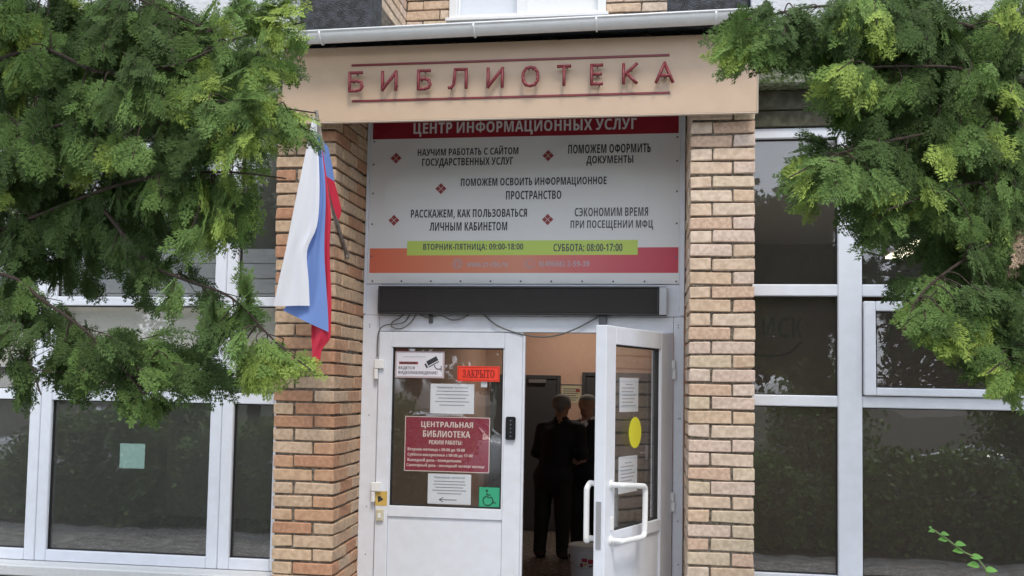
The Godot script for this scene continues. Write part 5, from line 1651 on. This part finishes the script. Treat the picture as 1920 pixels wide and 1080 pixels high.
const LEFT_SPRIGS = [
	[-2.5,3.22,2.07,-2.33,3.11,2.13,1,4],
	[-2.61,3.17,2.0,-2.4,3.0,2.09,2,4],
	[-2.41,3.05,2.12,-2.34,2.85,2.22,2,4],
	[-2.22,2.99,2.29,-2.14,2.86,2.3,1,4],
	[-2.48,2.95,2.05,-2.34,2.79,2.09,2,4],
	[-2.28,2.85,2.16,-2.22,2.72,2.11,1,4],
	[-2.36,2.76,2.19,-2.34,2.62,2.18,1,4],
	[-2.21,2.79,2.23,-2.21,2.56,2.28,1,4],
	[-2.2,2.65,2.29,-2.15,2.54,2.27,1,4],
	[-2.57,2.58,2.04,-2.38,2.44,2.13,2,4],
	[-2.57,2.63,2.08,-2.48,2.56,2.04,1,4],
	[-2.26,3.26,2.06,-2.21,3.12,2.02,0,4],
	[-2.1,3.2,2.12,-2.06,3.05,2.08,0,4],
	[-1.89,3.16,2.27,-1.86,2.96,2.37,0,4],
	[-1.84,3.13,2.23,-1.87,2.96,2.22,0,4],
	[-1.88,3.24,2.07,-1.8,3.03,2.16,0,4],
	[-1.92,3.02,2.31,-1.86,2.87,2.43,0,4],
	[-2.18,3.02,2.19,-2.05,2.91,2.25,0,4],
	[-1.82,2.93,2.36,-1.68,2.81,2.46,0,4],
	[-1.74,3.05,2.16,-1.5,3.1,2.26,1,3],
	[-1.72,3.07,2.12,-1.57,3.21,2.11,1,2],
	[-1.57,3.03,2.25,-1.42,3.14,2.22,2,2],
	[-1.36,2.97,2.48,-1.25,3.02,2.43,2,2],
	[-1.31,3.0,2.47,-1.16,2.96,2.51,2,2],
	[-1.24,2.91,2.54,-1.14,2.84,2.6,2,2],
	[-1.45,2.93,2.41,-1.37,2.84,2.4,1,2],
	[-1.41,2.94,2.33,-1.28,2.88,2.34,1,2],
	[-1.29,2.86,2.45,-1.21,2.78,2.48,2,1],
	[-1.51,2.94,2.33,-1.52,2.85,2.29,2,3],
	[-1.63,2.98,2.25,-1.69,2.9,2.2,0,4],
	[-1.27,3.04,2.39,-1.16,3.05,2.49,2,2],
	[-1.36,3.0,2.52,-1.28,3.02,2.61,1,2],
	[-2.01,2.88,2.28,-2.03,2.69,2.33,1,4],
	[-1.87,2.84,2.38,-1.92,2.67,2.34,1,4],
	[-1.79,2.83,2.37,-1.74,2.63,2.48,1,4],
	[-1.71,2.86,2.38,-1.64,2.65,2.45,1,4],
	[-1.69,2.91,2.24,-1.62,2.7,2.35,1,4],
	[-1.66,2.76,2.39,-1.51,2.74,2.38,2,3],
	[-1.57,2.8,2.39,-1.42,2.8,2.46,2,3],
	[-1.43,2.72,2.5,-1.34,2.58,2.57,1,3],
	[-1.5,2.75,2.35,-1.4,2.65,2.44,1,1],
	[-1.33,2.69,2.54,-1.2,2.67,2.65,1,1],
	[-1.28,2.67,2.54,-1.19,2.68,2.55,2,1],
	[-1.27,2.7,2.43,-1.11,2.66,2.53,2,1],
	[-1.27,2.65,2.49,-1.26,2.51,2.61,2,1],
	[-1.42,2.66,2.41,-1.49,2.53,2.42,0,1],
	[-1.46,2.65,2.45,-1.49,2.53,2.43,0,1],
	[-1.32,2.59,2.54,-1.38,2.49,2.52,2,1],
	[-1.48,2.71,2.37,-1.34,2.6,2.48,2,1],
	[-1.17,2.67,2.55,-1.15,2.63,2.5,1,1],
	[-2.23,2.78,2.13,-2.18,2.61,2.16,1,4],
	[-2.05,2.69,2.27,-2.05,2.56,2.26,1,4],
	[-1.98,2.68,2.25,-1.93,2.5,2.34,1,4],
	[-1.87,2.67,2.29,-1.87,2.51,2.31,2,4],
	[-1.73,2.63,2.4,-1.69,2.46,2.51,1,4],
	[-2.19,2.61,2.14,-2.26,2.6,2.2,0,4],
	[-1.72,2.7,2.27,-1.7,2.56,2.23,1,4],
	[-1.59,2.68,2.33,-1.51,2.49,2.44,0,3],
	[-1.57,2.64,2.3,-1.51,2.5,2.39,0,1],
	[-2.1,2.61,2.15,-2.06,2.52,2.17,2,4],
	[-1.69,2.5,2.33,-1.61,2.35,2.42,1,4],
	[-1.61,2.5,2.33,-1.57,2.33,2.35,1,4],
	[-1.64,2.53,2.19,-1.56,2.36,2.28,1,1],
	[-1.59,2.54,2.22,-1.58,2.39,2.24,1,1],
	[-1.53,2.5,2.32,-1.49,2.39,2.4,2,1],
	[-1.49,2.5,2.34,-1.47,2.37,2.34,1,1],
	[-1.44,2.51,2.37,-1.43,2.49,2.34,2,1],
	[-1.47,2.4,2.36,-1.36,2.27,2.48,2,0],
	[-1.53,2.39,2.23,-1.54,2.25,2.29,2,0],
	[-1.66,2.4,2.26,-1.58,2.29,2.25,2,0],
	[-1.53,2.32,2.38,-1.56,2.23,2.39,1,0],
	[-1.43,2.4,2.28,-1.37,2.25,2.38,1,0],
	[-1.76,2.5,2.26,-1.74,2.35,2.35,1,4],
	[-1.94,2.53,2.14,-1.91,2.4,2.21,0,4],
	[-1.44,2.45,2.31,-1.42,2.37,2.4,1,1],
	[-1.78,2.23,2.25,-1.7,2.12,2.31,0,0],
	[-1.61,2.15,2.33,-1.63,2.0,2.36,1,0],
	[-1.55,2.12,2.25,-1.48,2.08,2.32,0,0],
	[-1.46,2.08,2.37,-1.41,1.99,2.49,0,0],
	[-1.46,2.07,2.31,-1.4,1.94,2.36,1,1],
	[-1.28,1.97,2.5,-1.32,1.87,2.55,1,1],
	[-1.26,1.94,2.46,-1.17,1.8,2.52,2,1],
	[-1.23,1.9,2.43,-1.12,1.83,2.51,2,1],
	[-1.34,1.92,2.36,-1.27,1.77,2.45,2,1],
	[-1.4,2.01,2.4,-1.45,1.92,2.47,0,1],
	[-1.4,2.03,2.32,-1.33,2.08,2.42,1,0],
	[-1.31,2.05,2.4,-1.29,2.16,2.51,1,0],
	[-1.76,2.21,2.17,-1.66,2.26,2.24,1,0],
	[-1.64,2.16,2.19,-1.53,2.21,2.31,0,0],
	[-1.93,2.35,2.16,-1.94,2.2,2.21,0,0],
	[-1.86,2.29,2.25,-1.76,2.15,2.34,0,0],
	[-1.28,1.89,2.32,-1.3,1.77,2.36,2,1],
	[-2.35,2.14,2.1,-2.33,1.97,2.17,0,2],
	[-2.23,2.08,2.12,-2.26,1.92,2.09,0,2],
	[-2.13,2.02,2.12,-2.1,1.84,2.17,0,2],
	[-2.04,1.97,2.16,-1.97,1.82,2.17,0,2],
	[-1.94,1.92,2.19,-1.83,1.75,2.26,0,2],
	[-1.86,1.86,2.21,-1.74,1.67,2.27,0,2],
	[-1.72,1.84,2.36,-1.62,1.79,2.32,1,2],
	[-1.73,1.86,2.26,-1.54,1.84,2.31,1,3],
	[-1.93,1.93,2.28,-1.97,1.74,2.35,0,2],
	[-2.12,1.93,2.17,-2.26,1.78,2.14,0,2],
	[-2.18,1.93,2.26,-2.28,1.81,2.27,0,2],
	[-2.21,1.89,2.34,-2.15,1.7,2.3,0,2],
	[-1.79,1.91,2.28,-1.65,1.92,2.24,1,3],
	[-1.67,1.9,2.32,-1.55,1.79,2.25,1,3],
	[-2.16,1.82,2.28,-2.22,1.68,2.31,0,2],
	[-1.86,1.78,2.24,-1.71,1.66,2.27,1,2],
	[-1.99,1.91,2.27,-1.9,1.76,2.37,1,2],
	[-1.86,1.95,2.33,-1.71,1.91,2.34,0,2],
	[-1.61,1.86,2.31,-1.49,1.75,2.32,0,3],
	[-2.21,2.0,2.32,-2.22,1.88,2.43,0,2],
	[-2.4,2.42,2.08,-2.39,2.29,2.02,0,4],
	[-2.31,2.43,2.05,-2.31,2.23,2.01,0,4],
	[-2.21,2.42,2.08,-2.18,2.24,2.08,0,4],
	[-2.46,2.37,2.03,-2.37,2.17,2.14,0,4],
	[-2.13,2.38,2.06,-2.03,2.26,2.07,0,0],
	[-2.03,2.42,2.07,-1.97,2.31,2.13,0,0],
	[-2.36,2.53,2.05,-2.34,2.42,2.01,0,4],
	[-2.51,2.48,2.02,-2.49,2.3,2.07,0,4],
	[-2.28,2.57,1.97,-2.16,2.4,2.08,0,4],
	[-2.42,2.29,2.01,-2.37,2.15,2.02,0,4],
	[-2.29,2.28,1.97,-2.36,2.13,1.92,0,4],
	[-2.49,2.32,2.11,-2.47,2.15,2.16,0,4],
	[-2.04,2.51,2.14,-2.03,2.4,2.11,0,4],
	[-2.45,2.64,2.12,-2.35,2.5,2.22,0,4],
	[-2.37,2.59,2.05,-2.38,2.47,2.08,0,4],
	[-2.29,3.18,2.17,-2.29,3.01,2.17,2,4],
	[-2.54,3.35,2.01,-2.47,3.2,2.01,0,4],
	[-2.44,3.21,2.0,-2.34,3.01,2.1,1,4],
	[-2.02,3.25,2.13,-1.99,3.07,2.12,2,4],
	[-2.27,3.33,2.03,-2.2,3.18,2.06,2,4],
	[-2.47,3.16,2.11,-2.41,3.02,2.11,2,4],
	[-2.0,3.15,2.06,-1.94,2.95,2.08,1,4],
	[-1.91,3.14,2.21,-1.81,3.0,2.23,1,4],
	[-2.38,3.24,2.19,-2.36,3.03,2.24,1,4],
	[-1.89,3.1,2.18,-1.88,2.92,2.17,2,4],
	[-2.29,3.22,2.05,-2.2,2.99,2.13,0,4],
	[-1.77,3.03,2.29,-1.71,2.89,2.32,1,4],
	[-1.72,3.06,2.24,-1.63,2.86,2.35,0,4],
	[-2.04,3.11,2.1,-2.07,2.98,2.09,1,4],
	[-1.8,3.05,2.23,-1.86,2.89,2.21,1,4],
	[-1.87,3.29,2.07,-1.87,3.14,2.07,0,4],
	[-2.5,3.21,2.07,-2.53,3.02,2.11,1,4],
	[-2.09,3.12,2.11,-2.07,2.96,2.17,0,4],
	[-2.31,3.3,2.07,-2.3,3.19,2.03,0,4],
	[-1.78,3.22,2.12,-1.8,3.05,2.12,1,4],
	[-2.22,3.09,2.19,-2.14,2.94,2.18,1,4],
	[-1.8,3.16,2.22,-1.72,2.99,2.25,0,4],
	[-2.01,3.09,2.17,-1.98,2.94,2.17,0,4],
	[-1.81,3.19,2.13,-1.8,3.03,2.18,1,4],
	[-2.43,3.19,2.2,-2.41,3.07,2.19,2,4],
	[-2.04,3.24,2.16,-1.94,3.06,2.26,1,4],
	[-2.03,3.24,2.07,-1.95,3.05,2.11,0,4],
	[-1.97,3.06,2.26,-1.97,2.88,2.34,1,4],
	[-2.28,3.18,2.12,-2.27,3.03,2.17,1,4],
	[-1.88,3.23,2.12,-1.79,3.08,2.17,0,4]
]
const RIGHT_LIMBS = [
	[[1.8,2.94,1.42],[1.43,3.09,1.64],[1.07,3.12,1.84],[0.82,3.11,1.98],[0.58,3.09,2.12],[0.38,3.02,2.24],[0.24,2.92,2.31]],
	[[1.81,2.76,1.41],[1.44,2.89,1.63],[1.11,2.95,1.83],[0.85,2.91,2.02],[0.62,2.85,2.2]],
	[[1.83,2.6,1.35],[1.46,2.73,1.56],[1.17,2.76,1.76],[0.85,2.67,2.0],[0.59,2.57,2.19],[0.42,2.47,2.31]],
	[[1.83,2.46,1.34],[1.5,2.55,1.55],[1.21,2.57,1.74],[0.96,2.49,1.93],[0.77,2.41,2.05]],
	[[1.83,2.27,1.33],[1.5,2.39,1.54],[1.25,2.36,1.72],[1.03,2.24,1.9],[0.88,2.12,2.02],[0.8,1.97,2.12]],
	[[1.81,1.97,1.37],[1.48,2.0,1.62],[1.23,1.93,1.85],[1.11,1.87,1.97]],
	[[1.8,3.13,1.43],[1.49,3.27,1.59],[1.2,3.3,1.73],[0.88,3.25,1.88]]
]
const RIGHT_SPRIGS = [
	[0.31,3.0,2.28,0.22,2.92,2.41,1,2],
	[0.36,2.98,2.28,0.26,2.89,2.31,1,2],
	[0.32,2.98,2.19,0.2,2.92,2.19,2,2],
	[0.37,2.96,2.3,0.34,2.83,2.4,1,2],
	[0.42,2.98,2.32,0.37,2.84,2.43,0,2],
	[0.5,3.07,2.13,0.45,2.97,2.17,0,2],
	[0.43,3.04,2.27,0.45,2.94,2.36,0,3],
	[0.29,3.06,2.19,0.25,3.01,2.16,0,2],
	[0.35,3.06,2.26,0.32,2.97,2.31,0,2],
	[0.29,2.93,2.28,0.23,2.87,2.3,2,2],
	[0.61,3.05,2.18,0.59,2.9,2.24,0,3],
	[0.72,3.13,1.97,0.69,3.01,1.93,1,3],
	[0.73,3.06,2.1,0.72,2.91,2.2,2,3],
	[0.68,3.08,1.99,0.64,2.95,2.07,1,3],
	[0.79,3.07,2.1,0.79,2.9,2.18,0,3],
	[0.94,3.18,1.81,0.88,3.0,1.95,0,4],
	[1.0,3.18,1.85,1.05,3.09,1.79,0,4],
	[1.21,3.21,1.71,1.17,3.1,1.7,0,4],
	[1.33,3.26,1.63,1.24,3.11,1.76,2,4],
	[1.31,3.13,1.66,1.3,3.01,1.63,1,4],
	[0.59,3.1,2.15,0.56,2.98,2.28,0,3],
	[0.94,3.19,1.93,0.91,3.07,1.99,0,4],
	[0.78,3.14,2.02,0.76,3.08,2.0,0,3],
	[1.11,3.11,1.79,1.08,3.02,1.75,0,4],
	[0.62,2.85,2.28,0.53,2.78,2.31,2,3],
	[0.66,2.84,2.26,0.57,2.73,2.23,2,3],
	[0.73,2.88,2.09,0.67,2.74,2.18,2,3],
	[0.81,2.92,1.97,0.79,2.83,1.94,1,3],
	[0.84,2.89,2.03,0.84,2.77,2.04,0,4],
	[0.94,2.95,1.92,0.89,2.77,1.96,0,4],
	[1.05,2.97,1.79,1.01,2.83,1.81,0,4],
	[1.08,2.94,1.94,1.02,2.78,2.02,1,4],
	[1.17,2.96,1.87,1.11,2.81,1.94,1,4],
	[1.29,2.96,1.73,1.23,2.81,1.85,2,4],
	[0.63,2.84,2.17,0.63,2.74,2.23,2,3],
	[0.81,2.84,2.1,0.76,2.75,2.15,1,3],
	[0.73,2.63,2.14,0.66,2.52,2.23,0,3],
	[0.65,2.6,2.14,0.58,2.51,2.12,1,3],
	[0.58,2.55,2.25,0.49,2.51,2.28,1,2],
	[0.55,2.56,2.16,0.43,2.51,2.16,2,2],
	[0.53,2.54,2.18,0.45,2.42,2.26,2,2],
	[0.58,2.51,2.29,0.54,2.39,2.36,1,2],
	[0.63,2.54,2.24,0.65,2.42,2.21,1,3],
	[0.81,2.66,2.0,0.82,2.54,1.99,0,3],
	[0.92,2.71,1.88,0.91,2.56,1.91,0,4],
	[0.99,2.7,1.93,0.95,2.53,2.03,2,4],
	[1.08,2.74,1.91,1.04,2.57,2.0,1,4],
	[1.19,2.77,1.85,1.2,2.63,1.81,2,4],
	[1.34,2.83,1.57,1.34,2.63,1.64,1,4],
	[0.73,2.71,2.13,0.69,2.64,2.1,0,3],
	[0.86,2.79,1.89,0.86,2.67,1.96,0,4],
	[0.58,2.61,2.11,0.52,2.66,2.1,0,3],
	[0.71,2.57,2.08,0.72,2.48,2.09,0,3],
	[0.97,2.79,1.96,0.95,2.67,1.97,0,4],
	[1.15,2.88,1.75,1.15,2.76,1.76,0,4],
	[0.85,2.51,2.01,0.75,2.49,2.0,2,1],
	[0.83,2.46,1.94,0.71,2.33,2.02,1,3],
	[0.91,2.53,1.89,0.83,2.43,1.93,2,1],
	[1.0,2.57,1.82,0.93,2.44,1.87,1,1],
	[1.05,2.58,1.84,1.0,2.45,1.9,1,1],
	[1.16,2.57,1.73,1.15,2.41,1.75,2,4],
	[1.19,2.57,1.84,1.19,2.41,1.79,1,4],
	[1.28,2.57,1.75,1.3,2.42,1.69,1,4],
	[0.77,2.52,1.95,0.76,2.45,1.99,2,1],
	[1.2,2.46,1.71,1.2,2.35,1.66,1,4],
	[0.93,2.55,1.94,0.94,2.43,2.05,2,4],
	[0.85,2.59,1.99,0.85,2.46,2.01,0,4],
	[1.29,2.66,1.67,1.28,2.53,1.63,2,4],
	[1.08,2.31,1.91,1.14,2.21,1.87,0,4],
	[0.98,2.18,1.97,0.89,2.09,2.01,1,2],
	[0.98,2.15,1.88,0.92,2.06,1.86,1,2],
	[0.93,2.1,2.04,0.91,1.98,2.04,2,2],
	[0.94,2.08,2.06,1.01,1.96,2.05,2,2],
	[0.99,2.12,2.02,1.08,2.01,2.04,1,2],
	[1.05,2.17,1.99,1.09,2.1,2.11,0,2],
	[0.89,2.1,2.05,0.86,2.0,2.18,1,2],
	[0.98,2.03,1.99,0.97,1.94,2.07,2,2],
	[1.06,2.07,1.93,1.08,1.98,2.06,2,2],
	[1.04,2.14,2.0,1.02,2.03,2.07,0,2],
	[1.3,1.97,1.82,1.18,1.98,1.92,0,3],
	[1.29,1.93,1.76,1.21,1.94,1.76,1,2],
	[1.18,1.89,1.97,1.14,1.86,1.93,2,2],
	[1.24,1.91,1.89,1.23,1.83,1.85,2,2],
	[1.33,1.91,1.79,1.27,1.81,1.93,1,2],
	[1.33,1.99,1.77,1.25,2.06,1.8,1,3],
	[1.19,1.95,1.9,1.13,1.9,1.91,1,2],
	[1.38,1.88,1.7,1.36,1.79,1.78,1,2],
	[1.15,2.16,1.9,1.19,2.06,1.89,0,3],
	[1.32,2.23,1.63,1.27,2.07,1.76,0,3],
	[1.18,2.32,1.75,1.23,2.18,1.77,0,4],
	[1.39,2.33,1.53,1.43,2.17,1.46,0,3],
	[1.29,2.14,1.84,1.28,1.98,1.93,0,3],
	[1.27,2.38,1.73,1.26,2.27,1.68,0,4],
	[1.38,2.48,1.6,1.33,2.3,1.74,0,4],
	[1.41,2.68,1.58,1.41,2.52,1.59,0,4],
	[1.14,2.66,1.84,1.17,2.56,1.79,0,4],
	[1.05,2.64,1.77,1.06,2.52,1.81,0,4],
	[1.36,3.21,1.61,1.32,3.07,1.56,1,4],
	[0.75,3.14,2.08,0.75,3.0,2.03,0,3],
	[1.03,3.06,1.88,1.05,2.95,1.84,0,4],
	[0.65,3.03,2.13,0.61,2.87,2.15,1,3],
	[0.75,3.16,2.07,0.75,3.05,2.02,2,3],
	[0.71,3.1,2.15,0.7,2.9,2.27,2,3],
	[0.85,3.2,1.95,0.81,3.02,1.99,1,3],
	[0.93,3.11,1.94,0.88,2.94,1.99,0,4],
	[1.27,3.25,1.78,1.2,3.07,1.79,2,4],
	[1.32,3.21,1.74,1.35,3.01,1.78,0,4],
	[0.64,3.13,2.0,0.65,2.95,2.05,1,3],
	[1.02,3.11,1.79,1.06,2.94,1.77,1,4],
	[0.66,3.09,2.19,0.59,2.92,2.24,2,3],
	[1.29,3.13,1.72,1.3,2.95,1.77,0,4],
	[0.96,3.23,1.87,0.93,3.08,1.94,0,4],
	[0.99,3.19,1.84,1.0,2.99,1.96,1,4],
	[0.68,2.99,2.09,0.67,2.83,2.12,0,3],
	[0.9,3.25,1.79,0.89,3.09,1.77,0,4],
	[0.75,3.11,2.11,0.78,3.0,2.11,0,3],
	[0.92,3.09,2.02,0.88,2.9,2.11,0,4],
	[0.81,3.14,1.92,0.79,2.99,1.92,0,3],
	[1.2,3.1,1.86,1.15,3.0,1.82,1,4],
	[1.3,3.11,1.78,1.26,2.97,1.74,1,4],
	[0.71,3.17,2.07,0.67,3.01,2.13,1,3],
	[0.87,3.2,1.93,0.85,3.09,1.89,2,3],
	[0.62,3.06,2.05,0.65,2.93,2.0,0,3],
	[1.16,2.52,1.84,1.18,2.38,1.83,0,4],
	[1.25,2.63,1.75,1.24,2.49,1.71,1,4],
	[1.19,2.48,1.78,1.17,2.35,1.78,1,4],
	[1.31,2.87,1.64,1.27,2.71,1.69,0,4],
	[1.41,2.72,1.51,1.42,2.53,1.57,1,4],
	[1.12,2.49,1.76,1.14,2.32,1.81,2,4],
	[1.28,2.48,1.68,1.24,2.34,1.79,0,4],
	[1.24,2.77,1.67,1.17,2.58,1.81,0,4],
	[1.31,2.7,1.6,1.31,2.54,1.68,0,4],
	[1.06,2.78,1.88,1.02,2.6,1.98,1,4],
	[1.23,2.43,1.76,1.18,2.26,1.73,1,4],
	[1.06,2.42,1.94,1.11,2.31,1.91,1,4],
	[1.32,2.78,1.72,1.24,2.58,1.8,1,4],
	[1.2,2.48,1.77,1.25,2.36,1.72,2,4],
	[1.4,2.52,1.55,1.26,2.47,1.63,3,4],
	[1.34,2.41,1.75,1.24,2.38,1.72,3,4],
	[1.34,2.35,1.72,1.21,2.29,1.76,3,4],
	[1.42,2.33,1.53,1.26,2.24,1.68,3,4]
]
